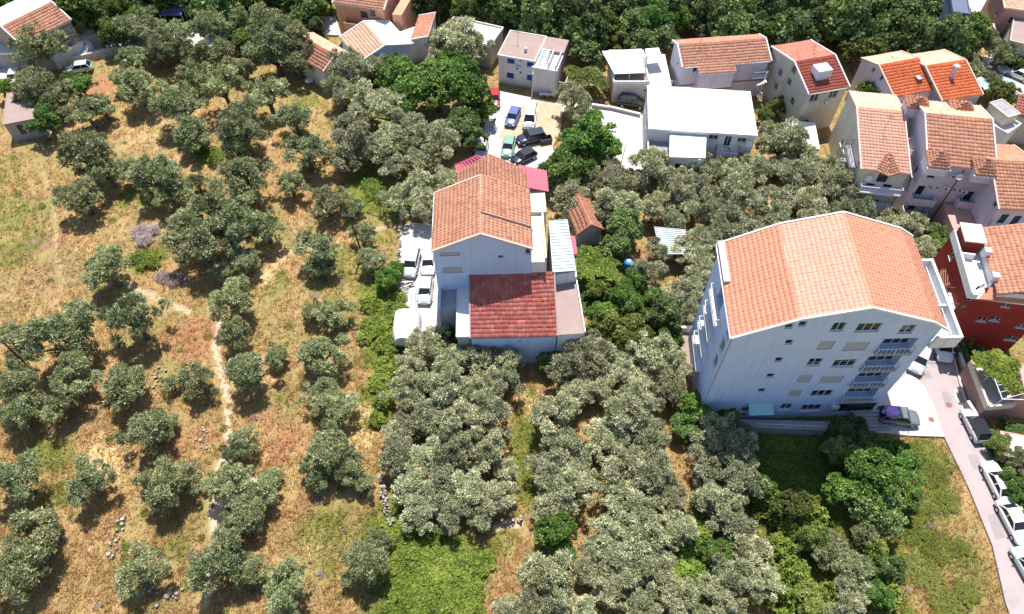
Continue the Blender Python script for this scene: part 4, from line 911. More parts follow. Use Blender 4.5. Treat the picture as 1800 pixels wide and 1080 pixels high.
# far corner beyond the wood
def block(name, label, fl, fr, bl, ze, wall, roofm, wins=(), par=.2, cat='building', **k):
    h = House(name, label, fl, fr, bl, ze, cat=cat, zb=-.4, **k); h.walls(wall, wins=wins)
    h.flat(roofm, par, .15, wall); return h
K1 = block('grey_block', 'tall slate grey building seen beyond the wood', (1676,22), (1704,26), (1688,-60), 9, 'slate', 'slate', [('front', None, (1.0, 6), .8, 1.2, 'darkdoor'), ('right', None, (3, 6), .8, 1.2, 'win'), ('right', None, (5.5, 6), .8, 1.2, 'win')])
K2 = House('brown_house', 'brown house with pale peach roof and pale outside stair', (1768,14), (1850,24), (1778,-30), 6, zb=-.4)
K2.walls('pinkwall', wins=[('front', None, (2, 4), 1, 1.1, 'win'), ('left', None, (2, 4), 1, 1.1, 'win')]); K2.roof([(0, 0), (1, .8)], 'tilepale', 'x', slab='peachtrim')
st = MB()
for k in range(10): st.box(-.6 + .3 * k, -.6 + .3 * (k + 1) - .06, -1.3, -.05, -.4, 3.2 - .3 * k)
st.build('outside_stair', 'cream', K2.root)
K3 = block('flat_pink_house', 'house with plain pinkish grey flat roof at the far parking', (1776,72), (1850,90), (1800,30), 4.5, 'beige', 'pinkconc', par=.15)
K4 = block('white_terrace_building', 'low white building with stained white roof terraces beside the lilac house', (1722,212), (1768,238), (1708,176), 3.8, 'whitewall', 'concrete', par=.5)
K5 = block('grey_roof_building', 'ochre building with a plain grey sloping roof near the picture edge', (1772,206), (1792,200), (1753,178), 5.5, 'cream', 'greywall', [('front', 1785, 220, 1, 1, 'win')], par=.1)
K6 = House('edge_house', 'small house with brown tiled roof against the picture edge', (1788,200), (1850,212), (1784,182), 4.5, zb=-.4); K6.walls('beige'); K6.roof([(0, 0), (1, 1.2)], 'tilemoss', 'x', slab='rust')
K7 = block('side_garage', 'small garage with bright white flat roof between beige house and olives', (1393,258), (1440,262), (1378,212), 2.6, 'beige', 'whitesheet', par=.0, cat='garage')
# hut, shed
T1 = House('red_tiled_hut', 'small hut with steep red tiles half hidden by olive crowns', (1016,409), (1057,401), (1008,358), 2.8, cat='hut', zb=-.4)
T1.walls('greywall', gable(1.2), 'y', [('front', 1052, 409, .6, .4, 'plain')]); T1.roof(gable(1.2), 'tilemoss', 'y', slab='rust', mats=['tile', 'tile'])
T2 = thing('corrugated_shed', 'grey corrugated sheet roof of an open shed among the olives', 'shed', tuple(G(1180, 425, 0)))
P_ = [G(*p, 2.5) - G(1180, 425, 0) for p in ((1160,447),(1212,447),(1205,405),(1150,400))]
mb = MB(); mb.hexa([p - Vector((0, 0, .05)) for p in P_] + P_)
for k in range(14): f = k / 13; a = P_[0].lerp(P_[3], f); b_ = P_[1].lerp(P_[2], f); mb.beam(a + Vector((0, 0, .04)), b_ + Vector((0, 0, .04)), .09, .09)
mb.build('corrugated_roof', 'greysheet', T2); mb = MB()
for p in P_: mb.beam(Vector((p.x * .95, p.y * .95, -.3)), Vector((p.x * .95, p.y * .95, 2.45)), .1)
mb.build('post', 'wood', T2)

def aerial(h, x, y, z, hh=2.2):
    mb = MB(); mb.tube([(x, y, z - .2), (x, y, z + hh)], [.03, .02], 5)
    for k in range(4): mb.beam((x - .5 + .08 * k, y - .25 + .2 * k, z + hh - .1), (x + .5 - .08 * k, y - .25 + .2 * k, z + hh - .1), .025)
    mb.beam((x, y - .3, z + hh - .1), (x, y + .45, z + hh - .1), .03); mb.build('aerial', 'darkmetal', h.root)
def dish(h, face, a, z):
    mb = MB(); n = 10; c = Vector(h.pt(face, a, -.45, z)); o = Vector(h.pt(face, a, -.9, z + .3)) - c; o.normalize(); u = o.cross(Vector((0, 0, 1))).normalized(); v = o.cross(u)
    rim = [c + (u * math.cos(k * .6283) + v * math.sin(k * .6283)) * .42 + o * .1 for k in range(n)]
    for k in range(n): mb.poly([c, rim[k], rim[(k + 1) % n]])
    mb.beam(c, Vector(h.pt(face, a, 0, z - .2)), .05); mb.build('satellite_dish', 'metal', h.root)
def aircon(h, face, a, z):
    mb = MB(); c = [h.pt(face, u, -d, w_) for w_ in (z, z + .55) for (u, d) in ((a, .02), (a + .8, .02), (a + .8, .35), (a, .35))]; mb.hexa(c); ac = mb.build('air_conditioner', 'metal', h.root)
    mb = MB(); c = Vector(h.pt(face, a + .3, -.355, z + .27)); u = (Vector(h.pt(face, a + 1.3, -.355, z + .27)) - c)
    mb.poly([c + u * .2 * math.cos(k * .785) + Vector((0, 0, .2 * math.sin(k * .785))) for k in range(8)]); mb.build('fan_grille', 'darkmetal', ac)
for h, x, y, z in ((H1, 2, 4, 4.8), (H2, 12, 7, 5.8), (H2, 3.5, 8, 5.8), (H4, 3, 3, 7.2), (H5, 4, 7, 8.2), (H7, 3, 6, 9.0), (H8, 2, 8, 11), (E1, 8, 4, 11.5), (H16, 3, 5, 3.9), (H3, 2, 6, 4.2)): aerial(h, x, y, z)
for h, f, a_, z in ((H2, 'front', 13.9, 4.6), (H8, 'front', 4.1, 8.2), (H7, 'front', 1.2, 6.1)): dish(h, f, a_, z)
for h, f, a_, z in ((C, 'right', 4, 10.2), (H8, 'front', 3.3, 5.6), (H8, 'front', 5.6, 5.4), (H8, 'front', 3.2, 7.7), (E1, 'front', 9.2, 5.2), (H2, 'front', 11.2, 3.2), (H5, 'front', 2.8, 4.6), (H1, 'front', 2.9, 2.9)): aircon(h, f, a_, z)
# gutters along the long eaves
for h, x0, x1, y, z, ax in ((B, -.38, 0, 0, 16.36, 'y0'), (C, -.16, 0, 0, 11.9, 'y0'), (H4, 0, H4.w, -.34, 6.15, 'x'), (H5, 0, H5.w, -.3, 6.95, 'x')):
    mb = MB()
    if ax == 'x': mb.tube([(x0, y, z), (x1, y, z)], [.08, .08], 6)
    else: mb.tube([(x0, -.3, z), (x0, h.d + .3, z)], [.08, .08], 6)
    mb.build('gutter', 'metal', h.root)
# washing on the red house terrace and furniture on terraces
def furniture(h, x, y, z, label, m='white'):
    p = h.tow(x, y, z); t = thing('terrace_table', label, 'table', tuple(p), h.ang); mb = MB(); mb.box(-.5, .5, -.4, .4, .7, .75); mb.build('table_top', m, t)
    for sx in (-.42, .42):
        for sy in (-.32, .32): mb = MB(); mb.box(sx - .03, sx + .03, sy - .03, sy + .03, 0, .7); mb.build('leg', m, t)
furniture(H12, 3, -1, 3.0, 'table on the balcony of the peach house', 'wood')
p = E1.tow(1.1, .8, 9.05); al = thing('clothes_airer', 'clothes airer with blue and white washing on the red house terrace', 'clothes airer', tuple(p), E1.ang)
mb = MB()
for sx in (-.7, .7): mb.tube([(sx, 0, 0), (sx, 0, 1.2)], [.03, .03], 5)
for k in range(3): mb.beam((-.7, -.2 + .2 * k, 1.2), (.7, -.2 + .2 * k, 1.2), .02)
mb.build('airer_frame', 'metal', al)
for k, m_ in enumerate(('blue', 'white', 'barrel', 'red')): mb = MB(); mb.box(-.62 + .32 * k, -.36 + .32 * k, -.21 + .2 * (k % 3), -.19 + .2 * (k % 3), .55, 1.2); mb.build('garment', m_, al)

skew(B, .1)

# ---------------------------------------------------------------- vehicles
CARM = {}
def paint_mat(name, c, rough=.25):
    if name not in CARM:
        CARM[name] = mat(name + '_car_paint', c, rough, .03, .5, spec=.5, coat=.6); M['car_' + name] = CARM[name]
    return CARM[name]
for n_, c_ in (('white', (.78, .78, .77)), ('silver', (.50, .51, .52)), ('black', (.015, .017, .02)), ('navy', (.025, .03, .06)), ('green', (.22, .38, .31)), ('red', (.42, .02, .02)), ('grey', (.16, .17, .19)), ('palegreen', (.50, .62, .60)), ('blue', (.12, .15, .35))): paint_mat(n_, c_)
M['tyre'] = mat('black_rubber', (.02, .02, .02), .8, .1, 2); M['rim'] = mat('alloy_rim', (.5, .5, .52), .35, .05, 1, metal=.8)
M['lamp'] = mat('clear_headlight', (.7, .72, .75), .15, .03, 1, spec=.8); M['redlamp'] = mat('red_tail_light', (.4, .02, .02), .2, .05, 1, spec=.6)
KINDS_ = {  # length, width, height, belt, [hood end, windscreen top, rear top, tail]  as fractions from the front
 'hatch': (4.1, 1.78, 1.48, .92, (.25, .42, .86, .97)), 'suv': (4.45, 1.86, 1.68, 1.02, (.25, .40, .90, .98)),
 'sedan': (4.6, 1.82, 1.45, .90, (.27, .43, .74, .88)), 'van': (4.9, 1.92, 1.95, 1.10, (.14, .30, .96, .99))}
def make_car(kind, col, roofcol=None):
    L_, W_, H_, zb, (h0, h1, h2, h3) = KINDS_[kind]; root = bpy.data.objects.new('parked_car', None); COL.objects.link(root)
    X = lambda f: L_ / 2 - f * L_
    hood = zb - .12
    st = [(0.0, .72, .36, .52), (.02, .86, .30, hood - .16), (.08, .95, .26, hood - .04), (h0 * .6, 1, .24, hood), (h0, 1, .24, zb), (h1, 1, .24, zb), ((h1 + h2) / 2, 1, .24, zb + .01), (h2, .99, .25, zb), (h3 - .005 if h3 < .93 else .95, .96, .27, zb - .02), (.985, .90, .32, zb - .10), (1.0, .80, .40, .58)]
    V, F_ = [], []
    for f, wf, z0, z1 in st:
        w2 = W_ / 2 * wf; x = X(f)
        for y, z in ((-w2 * .86, z0), (-w2, z0 + .12), (-w2, z0 + (z1 - z0) * .62), (-w2 * .97, z1 - .07), (-w2 * .86, z1), (-w2 * .4, z1 + .035), (w2 * .4, z1 + .035), (w2 * .86, z1), (w2 * .97, z1 - .07), (w2, z0 + (z1 - z0) * .62), (w2, z0 + .12), (w2 * .86, z0)): V.append((x, y, z))
    n = 12
    for i in range(len(st) - 1):
        for k in range(n): k2 = (k + 1) % n; F_.append((i * n + k, (i + 1) * n + k, (i + 1) * n + k2, i * n + k2))
    F_.append(tuple(range(n))); F_.append(tuple(reversed(range((len(st) - 1) * n, len(st) * n))))
    mb = MB(); mb.v = V; mb.f = F_; mb.m = [0] * len(F_); mb.t = [.5] * len(F_); body = mb.build('body', 'car_' + col, root, smooth=True)
    # glasshouse
    wb, wt = W_ * .44, W_ * .36; zt = H_ - .05
    g = [(X(h0 + .01), wb, zb - .02), (X(h1), wt, zt), (X(h2), wt * .98, zt - .02), (X(h3), wb * .96, zb - .02)]
    mb = MB(); A = [(x, -y, z) for x, y, z in g]; Bq = [(x, y, z) for x, y, z in g]
    mb.poly([A[0], A[1], Bq[1], Bq[0]][::-1]); mb.poly([A[2], A[3], Bq[3], Bq[2]][::-1]); mb.poly(A[::-1][::-1]); mb.poly(Bq[::-1]); mb.poly([A[1], A[2], Bq[2], Bq[1]][::-1])
    mb.build('windows', 'glass', root)
    # roof panel and pillars
    mb = MB(); rp = [(X(h1) + .02, wt + .02), (X(h1 + .06), wt + .03), (X(h2 - .05), wt + .03), (X(h2) - .03, wt + .01)]
    mb.prism([(x, -y) for x, y in rp] + [(x, y) for x, y in reversed(rp)], zt - .005, zt + .045)
    for sgn in (-1, 1):
        P_ = lambda i: Vector((g[i][0], sgn * g[i][1], g[i][2]))
        mb.beam(P_(0), P_(1), .07, .07); mb.beam(P_(2), P_(3), .10, .12)
        f = .52; mb.beam(Vector((X((h0 + h3) * f), sgn * (wb + .0), zb)), Vector((X((h1 + h2) * f), sgn * (wt + .01), zt)), .10, .04)
        mb.beam(Vector((g[1][0], sgn * wt, zt)), Vector((g[2][0], sgn * wt, zt - .01)), .06, .06)
    mb.build('roof', 'car_' + (roofcol or col), root)
    for sx in (.19, .81):
        for sgn in (-1, 1):
            mb = MB(); y = sgn * (W_ / 2 - .1); mb.tube([(X(sx), y - .11 * sgn, .32), (X(sx), y + .11 * sgn, .32)], [.32, .32], 14); wh = mb.build('wheel', 'tyre', root)
            mb = MB(); mb.tube([(X(sx), y + .105 * sgn, .32), (X(sx), y + .125 * sgn, .32)], [.2, .18], 10); mb.build('rim', 'rim', wh)
    for sgn in (-1, 1):
        mb = MB(); mb.box(X(.035), X(.0) - .02, sgn * W_ * .33 - .17, sgn * W_ * .33 + .17, hood - .26, hood - .12); mb.build('headlight', 'lamp', root)
        mb = MB(); mb.box(X(.998), X(.975), sgn * W_ * .36 - .12, sgn * W_ * .36 + .12, zb - .3, zb - .14); mb.build('tail_light', 'redlamp', root)
        mb = MB(); mb.box(X(h0 + .05), X(h0 + .02), sgn * (W_ / 2 + .07) - .08, sgn * (W_ / 2 + .07) + .08, zb - .02, zb + .12); mb.build('mirror', 'car_' + col, root)
    mb = MB(); mb.box(X(0) - .03, X(0) + .012, -.3, .3, .42, .5); mb.box(X(1) - .012, X(1) + .03, -.26, .26, .5, .6); mb.build('number_plate', 'white', root)
    return root
CARC = {}
def copy_tree(o, parent=None):
    c = o.copy(); COL.objects.link(c); c.parent = parent
    for ch_ in o.children: copy_tree(ch_, c)
    return c
def car(front, rear, kind, col, label, group='parked cars', roofcol=None):
    a, b = G(*front, .5), G(*rear, .5); c = (a + b) / 2; rz = math.atan2(a.y - b.y, a.x - b.x)
    if (kind, col, roofcol) in CARC: r = copy_tree(CARC[(kind, col, roofcol)])
    else: r = make_car(kind, col, roofcol); CARC[(kind, col, roofcol)] = r
    r.location = (c.x, c.y, .02); r.rotation_euler = (0, 0, rz); r['label'] = label; r['category'] = 'van' if kind == 'van' else 'car'; r['group'] = group
    return r
car((718,488),(729,442),'suv','silver','silver car parked nearest the olive field in the yard of the villa')
car((752,484),(754,441),'hatch','white','white hatchback tight against the villa wall')
car((745,536),(751,488),'hatch','silver','silver hatchback alone in the lower half of the villa yard')
car((1661,634),(1651,588),'hatch','white','white hatchback on the pink road by the top of the apartment block')
car((1609,650),(1622,616),'hatch','silver','car half hidden behind the corner of the apartment block')
car((1610,737),(1547,731),'suv','grey','dark grey car with a lilac cloth on it in the white driveway')
car((1700,722),(1727,776),'hatch','silver','small silver car with black roof opposite the driveway', roofcol='black')
car((1736,814),(1770,882),'sedan','white','white sedan parked third along the pink road')
car((1803,958),(1761,880),'sedan','white','white sedan with reflections of trees on its roof near the picture edge')
car((1790,968),(1826,1030),'hatch','palegreen','car cut by the edge of the picture at the bottom of the pink road')
car((929,227),(934,190),'van','white','white van on the sandy yard')
car((896,220),(907,194),'hatch','blue','scrapped blue car beside the white van')
car((909,249),(958,238),'suv','navy','dark blue car parked crosswise in front of the white van')
car((889,278),(898,241),'hatch','green','sea green hatchback on the pale lane')
car((906,284),(934,270),'hatch','black','black car half under the green trees beside the villa')
car((844,279),(850,246),'hatch','silver','silver car at the lane edge just behind the raspberry roof')
car((869,187),(869,162),'hatch','red','red car half covered by the big tree at the lane')
car((1134,184),(1087,178),'suv','black','black car in front of the garage house')
car((121,123),(157,118),'hatch','palegreen','pale green car below the stone house wall')
car((68,130),(84,112),'hatch','white','white car glimpsed under the tree by the stone house')
car((22,148),(30,128),'hatch','silver','silver car hidden under olive branches at the picture edge')
for i, (a, b, k, c_) in enumerate((((1748,30),(1762,26),'suv','grey'),((1738,52),(1748,42),'hatch','black'),((1757,84),(1770,74),'hatch','white'),((1782,128),(1800,136),'hatch','white'),((1768,122),(1786,118),'suv','silver'),((1752,108),(1764,100),'hatch','navy'))):
    car(a, b, k, c_, ['grey car on the pink slabs by the brown house', 'black car farther down the far parking from the brown house', 'white car under the olive at the far parking', 'white car at the end of the far parking row', 'silver car in the far parking row', 'navy car between the olives of the far parking'][i], 'cars at the far parking')
# lilac glare on the dark car: a reflection modelled as a draped sheet
p = G(1570, 722, 1.75); mb = MB(); r = random.Random(3)
ring = [(1.0 * math.cos(k * .45) * (1 + .12 * math.sin(3 * k)), .85 * math.sin(k * .45)) for k in range(14)]
for k in range(14): a, b = ring[k], ring[(k + 1) % 14]; mb.poly([(0, 0, .08), (a[0] * .6, a[1] * .6, .06), (b[0] * .6, b[1] * .6, .06)]); mb.poly([(a[0] * .6, a[1] * .6, .06), (a[0], a[1], -.25 - .1 * (k % 2)), (b[0], b[1], -.25 - .1 * ((k + 1) % 2)), (b[0] * .6, b[1] * .6, .06)])
mb.build('cloth', 'lilaccloth', loc=(p.x, p.y, 1.72), label='bright lilac cloth spread over the roof of the dark car', cat='cloth')

# ---------------------------------------------------------------- small things
def pole(px, py, h, label, lean=(0, 0), arm=True, rad=.14):
    b = G(px, py); t = thing('power_pole', label, 'power pole', (b.x, b.y, -.4)); mb = MB(); top = Vector((lean[0], lean[1], h + .4)); mb.tube([(0, 0, 0), top], [rad, rad * .65], 8); mb.build('pole', 'polewood', t)
    if arm:
        mb = MB(); mb.beam(top + Vector((-.8, .1, -.35)), top + Vector((.8, -.1, -.35)), .1); mb.build('crossarm', 'polewood', t)
        for k in (-.7, 0, .7): mb = MB(); mb.tube([top + Vector((k, 0, -.3)), top + Vector((k, 0, -.05))], [.05, .04], 6); mb.build('insulator', 'white', t)
    return Vector((b.x, b.y, 0)) + top
t1 = pole(65, 660, 7.2, 'dark wooden power pole with crossarm at the field edge among the olives')
t2 = pole(637, 447, 7.4, 'slim dark power pole rising behind an olive near the villa', (-.5, 0))
t3 = pole(668, 366, 2.2, 'short post with a small box in the green patch by the villa', arm=False, rad=.06)
t0 = Vector((-95, 25, 8)); t4 = Vector((-7, 62, 10))
for i, (a, b) in enumerate(((t0, t1), (t1, t2), (t2, t4))):
    mb = MB(); 
    for off in (-.6, .6):
        pts = []
        for k in range(15): f = k / 14; q = a.lerp(b, f); q.z -= 1.6 * 4 * f * (1 - f); pts.append(q + Vector((off * .5, -off * .5, -.1)))
        mb.tube(pts, [.018] * 15, 4)
    mb.build('overhead_cable', 'darkmetal', label=['pair of black cables leaving the field pole out of the picture', 'pair of black cables sagging between the two power poles', 'pair of black cables from the slim pole to the villa'][i], cat='cable')
b = G(935, 172); mb = MB(); mb.tube([(0, 0, 0), (0, 0, 5)], [.08, .05], 8); ls = thing('street_lamp', 'thin grey street lamp at the corner of the sandy yard', 'street lamp', (b.x, b.y, 0)); mb.build('post', 'metal', ls); mb = MB(); mb.beam((0, 0, 4.95), (.0, -.9, 5.1), .08); mb.box(-.12, .12, -1.2, -.8, 5.0, 5.12); mb.build('lamp_head', 'greywall', ls)

def stone_row(pts, name, label, cat, h=.6, wd=.5, size=.28, dens=26, m='stonewall', kind=None, jitter=.0):
    mb = MB(); r = random.Random(len(pts) * 7 + int(pts[0][0]))
    W = [G(*p) for p in pts]; o = W[0]
    for a, b in zip(W[:-1], W[1:]):
        L_ = (b - a).length; n = int(L_ * dens * wd)
        for k in range(n):
            f = r.random(); c = a.lerp(b, f) - o; d = (b - a).normalized(); pr_ = Vector((-d.y, d.x, 0)); off = r.uniform(-wd / 2, wd / 2) + r.gauss(0, jitter)
            c += pr_ * off; z = r.uniform(-.25, h - size * .4) if h > .3 else -.2; s_ = size * r.uniform(.5, 1.2); th = r.random() * 3.14
            ring = [(c.x + s_ * .6 * r.uniform(.75, 1.1) * math.cos(th + q * 1.2566), c.y + s_ * .5 * r.uniform(.75, 1.1) * math.sin(th + q * 1.2566)) for q in range(5)]
            mb.prism(ring, z, z + s_ * .8 * r.uniform(.7, 1.1), 0, r.random())
    t = thing(name, label, cat, (o.x, o.y, 0)); mb.build('wall_stone', m, t, kind='stuff'); return t
stone_row([(671,838),(674,870),(680,895),(692,925)], 'stone_wall', 'curved dry stone wall at the edge of the dense olive grove', 'stone wall', .9, .6)
stone_row([(878,920),(900,917),(918,915)], 'stone_wall', 'short pale stone wall across the foot of the grassy strip', 'stone wall', .6, .45)
stone_row([(150,228),(170,222),(192,214)], 'stone_wall', 'low tumbled stone wall beyond the hut', 'stone wall', .4, .5)
stone_row([(705,368),(704,420),(701,470)], 'stone_wall', 'narrow brownish wall between the field and the villa yard', 'stone wall', .8, .35)
stone_row([(212,905),(206,935),(202,960),(193,985)], 'stone_row', 'line of loose white stones in the lower field', 'stones', .1, .8, .35, 5, jitter=.3)
stone_row([(285,640),(277,665),(276,680)], 'stone_row', 'little row of white stones beside the footpath olive', 'stones', .1, .8, .3, 6, jitter=.2)
stone_row([(365,740),(358,765),(352,790)], 'stone_row', 'scattered white stones near the grey bush in the field', 'stones', .1, .9, .3, 5, jitter=.3)
stone_row([(240,1045),(300,1040),(320,1060)], 'stone_row', 'stones half in grass at the lower field edge', 'stones', .1, .9, .35, 4, jitter=.4)
# rubble under the scrapped car
stone_row([(885,215),(882,235),(890,250),(905,235)], 'rubble_heap', 'heap of rubble and rags around the scrapped car', 'rubble', .25, 1.6, .3, 7, 'sand', jitter=.3)

def low_wall(pts, label, m='cream', h=.8, th=.25, name='garden_wall', z=0):
    W = [G(*p) for p in pts]; o = W[0]; t = thing(name, label, 'wall', (o.x, o.y, z)); mb = MB(); cp = MB()
    for a, b in zip(W[:-1], W[1:]): mb.beam(a - o + Vector((0, 0, h / 2 - .2)), b - o + Vector((0, 0, h / 2 - .2)), th, h + .4); cp.beam(a - o + Vector((0, 0, h + .03)), b - o + Vector((0, 0, h + .03)), th + .1, .06)
    mb.build('wall_body', m, t); cp.build('coping', 'trim', t); return t
low_wall([(113,113),(215,88)], 'long pale retaining wall with wire posts below the stone house')
w_ = G(113, 121); e_ = G(216, 99); fn = thing('wire_fence', 'wire fence with thin posts along the top of the dry field', 'fence', tuple(w_)); mb = MB()
for k in range(9):
    c = (e_ - w_) * (k / 8); mp = MB(); mp.tube([c, c + Vector((0, 0, 1.3))], [.035, .035], 5); mp.build('post', 'wood', fn)
for zz in (.5, .9, 1.25): mb.beam(Vector((0, 0, zz)), (e_ - w_) + Vector((0, 0, zz)), .015)
mb.build('wire', 'darkmetal', fn)
low_wall([(1040,188),(1075,193),(1125,205)], 'low stained wall between the garage house and the white yard', 'beige', .5)
low_wall([(1194,583),(1250,583)], 'low cream wall behind the apartment block balconies', 'cream', .9)
low_wall([(1674,598),(1689,640),(1700,668)], 'road side wall with wire fence above the sloping garden', 'cream', .5)
low_wall([(1694,712),(1722,755)], 'grey road side wall below the vine terrace', 'greywall', .9)
low_wall([(1100,222),(1098,255),(1088,292)], 'low white wall beside the white yard', 'whitewall', .7)
# terrace with vine by the road
vt = thing('vine_terrace', 'brown walled terrace with speckled paving under a vine pergola beside the pink road', 'terrace', tuple(G(1735, 690)))
o_ = G(1735, 690); zt_ = 2.2
W = [G(*p, zt_) - o_ for p in ((1702,640),(1712,633),(1790,640),(1800,700),(1778,716),(1732,720))]
mb = MB(); mb.prism([(p.x, p.y) for p in W], -.5, 2.1); mb.build('terrace_wall', 'brownwall', vt)
mb = MB(); mb.prism([(p.x, p.y) for p in W], 2.103, 2.2); mb.build('paving', 'concrete', vt)
mb = MB()
for a, b in ((0, 5), (5, 4)): mb.beam(Vector((W[a].x, W[a].y, 2.6)), Vector((W[b].x, W[b].y, 2.6)), .25, .8)
mb.build('parapet', 'cream', vt)
mb = MB(); A_, B_, C_ = (G(*p, 4.6) - o_ for p in ((1744,655),(1762,702),(1806,703)))
for a, b in ((A_, B_), (B_, C_)): mb.tube([a, b], [.05, .05], 6)
for q in (A_, B_): mb.tube([Vector((q.x, q.y, 2.2)), q], [.05, .05], 6)
for k in range(5): q = A_.lerp(B_, k / 4); mb.tube([q, q + Vector((4.5, 1.2, 0))], [.035, .035], 5)
mb.build('pergola_pipe', 'metal', vt)
K8 = block('salmon_house', 'salmon walled house at the picture edge below the red house', (1803,690), (1860,700), (1788,640), 4.6, 'pinkwall', 'pinkwall', par=.1)
low = block('garden_room', 'low salmon wing with pale flat roof below the vine terrace', (1768,800), (1850,815), (1760,760), 1.8, 'pinkwall', 'whitesheet', par=.08, cat='outbuilding')

# white tarpaulin cover
p = G(716, 588); tp = thing('covered_trailer', 'white tarpaulin stretched over a rounded frame beside the grove', 'trailer', (p.x, p.y, 0)); mb = MB(); nA, nL = 9, 6; vv = []
for i in range(nL + 1):
    f = i / nL; ln = -1.9 + 4.0 * f; ww2 = 1.6 * (1 - .45 * max(0, .35 - f) ** 1.2 * 2); hh = 2.1 * (1 - .5 * max(0, .3 - f) - .25 * max(0, f - .85))
    for k in range(nA + 1): th = math.pi * k / nA; vv.append((-ww2 * math.cos(th) * (abs(math.cos(th)) ** -.25 if abs(math.cos(th)) > .01 else 1), ln, .3 + hh * math.sin(th) ** .6))
mb.v = vv
for i in range(nL):
    for k in range(nA): a = i * (nA + 1) + k; mb.f.append((a, a + 1, a + nA + 2, a + nA + 1))
mb.f.append(tuple(range(nA + 1))); mb.f.append(tuple(reversed(range(nL * (nA + 1), (nL + 1) * (nA + 1))))); mb.m = [0] * len(mb.f); mb.t = [.5] * len(mb.f)
mb.build('cover', 'tarp', tp, smooth=False); mb = MB()
for sx in (-1.3, 1.3): mb.tube([(sx - .08, 0, .32), (sx + .08, 0, .32)], [.32, .32], 12)
mb.build('wheel', 'tyre', tp)
# ladder frames, planks in the yard
p = G(729, 541); ld = thing('ladder', 'white ladder leaning at the lower end of the villa yard', 'ladder', (p.x, p.y, 0)); mb = MB()
for sx in (-.25, .25): mb.beam((sx, -.6, 0), (sx, .6, 2.2), .06)
mb.build('rail', 'metal', ld); mb = MB()
for k in range(7): f = (k + .5) / 7; mb.beam((-.25, -.6 + 1.2 * f, 2.2 * f), (.25, -.6 + 1.2 * f, 2.2 * f), .05)
mb.build('rung', 'metal', ld)
p = G(712, 508); r = random.Random(8); pl = thing('timber_pile', 'untidy pile of planks and scrap at the field side of the villa yard', 'timber pile', (p.x, p.y, 0))
for k in range(9):
    mb = MB(); a = Vector((r.uniform(-1, .6), r.uniform(-1.4, 1.6), .08 + .06 * k)); th = r.uniform(-.5, .5); mb.beam(a, a + Vector((1.5 * math.cos(th), 1.5 * math.sin(th), .05)), .16, .05); mb.build('plank', r.choice(['wood', 'darkmetal', 'concrete']), pl)
p = G(1103, 474); bb = thing('water_barrel', 'bright blue plastic barrel in the garden below the dark trees', 'barrel', (p.x, p.y, 0)); mb = MB(); mb.tube([(0, 0, 0), (0, 0, .15), (0, 0, .8), (0, 0, 1.45), (0, 0, 1.6)], [.5, .58, .62, .58, .45], 16); mb.build('body', 'barrel', bb, smooth=True); mb = MB(); mb.tube([(0, 0, 1.6), (0, 0, 1.7)], [.25, .25], 10); mb.build('lid', 'white', bb)
p = G(310, 44, 0); sp_ = thing('solar_array', 'two tilted blue solar panels among the olives at the top lane', 'solar panels', (p.x, p.y, 0))
for k in range(2):
    mb = MB(); x0 = -1.9 + 2.0 * k; mb.hexa([(x0, -.8, 2.3), (x0 + 1.9, -.8, 2.3), (x0 + 1.9, .9, 3.0), (x0, .9, 3.0), (x0, -.8, 2.36), (x0 + 1.9, -.8, 2.36), (x0 + 1.9, .9, 3.06), (x0, .9, 3.06)]); mb.build('panel', 'solar', sp_)
mb = MB()
for sx in (-1.8, 1.9):
    for sy in (-.7, .8): mb.tube([(sx, sy, 0), (sx, sy, 2.3 + .4 * (sy + .7))], [.04, .04], 5)
mb.build('leg', 'metal', sp_)
p = G(959, 250); sk = thing('skip', 'dark green open skip beside the dark blue car', 'skip', (p.x, p.y, 0), .25); mb = MB(); mb.box(-.9, .9, -.5, .5, .2, .3); mb.box(-.9, .9, -.5, -.44, .3, .9); mb.box(-.9, .9, .44, .5, .3, .9); mb.box(-.9, -.84, -.44, .44, .3, .9); mb.box(.84, .9, -.44, .44, .3, .9); mb.build('body', 'darkmetal', sk)
p = G(962, 170); bn = thing('bench', 'low white bench against the wall by the sandy yard', 'bench', (p.x, p.y, 0), -.1); mb = MB(); mb.box(-1.3, 1.3, -.25, .25, .4, .48); mb.build('seat', 'white', bn)
for sx in (-1, 0, 1): mb = MB(); mb.box(sx - .1, sx + .1, -.2, .2, 0, .4); mb.build('leg', 'concrete', bn)
p = G(1735, 172, 0); ts = thing('teal_awning', 'crumpled pale teal tarpaulin spread over frames near the far parking', 'tarpaulin', (p.x, p.y, 0)); mb = MB(); nn = 8; r = random.Random(2)
zz_ = [[2.6 + r.uniform(-.2, .2) for _ in range(nn)] for _ in range(nn)]; mb.v = [(-2.6 + 5.2 * i / (nn - 1), -1.5 + 3 * j / (nn - 1), zz_[i][j]) for i in range(nn) for j in range(nn)]
for i in range(nn - 1):
    for j in range(nn - 1): a = i * nn + j; mb.f.append((a, a + nn, a + nn + 1, a + 1)); mb.m.append(0); mb.t.append(.5)
mb.build('sheet', 'teal', ts); mb = MB()
for sx in (-2.5, 2.5):
    for sy in (-1.4, 1.4): mb.tube([(sx, sy, 0), (sx, sy, 2.5)], [.05, .05], 5)
mb.build('post', 'metal', ts)
p = G(400, 150); p = G(430, 148); wr_ = thing('garden_furniture', 'white wrought table in the shade of the low gable house', 'table', (G(545, 148).x, G(545, 148).y, 0)); mb = MB(); mb.tube([(0, 0, .7), (0, 0, .76)], [.7, .7], 14); mb.build('table_top', 'white', wr_)
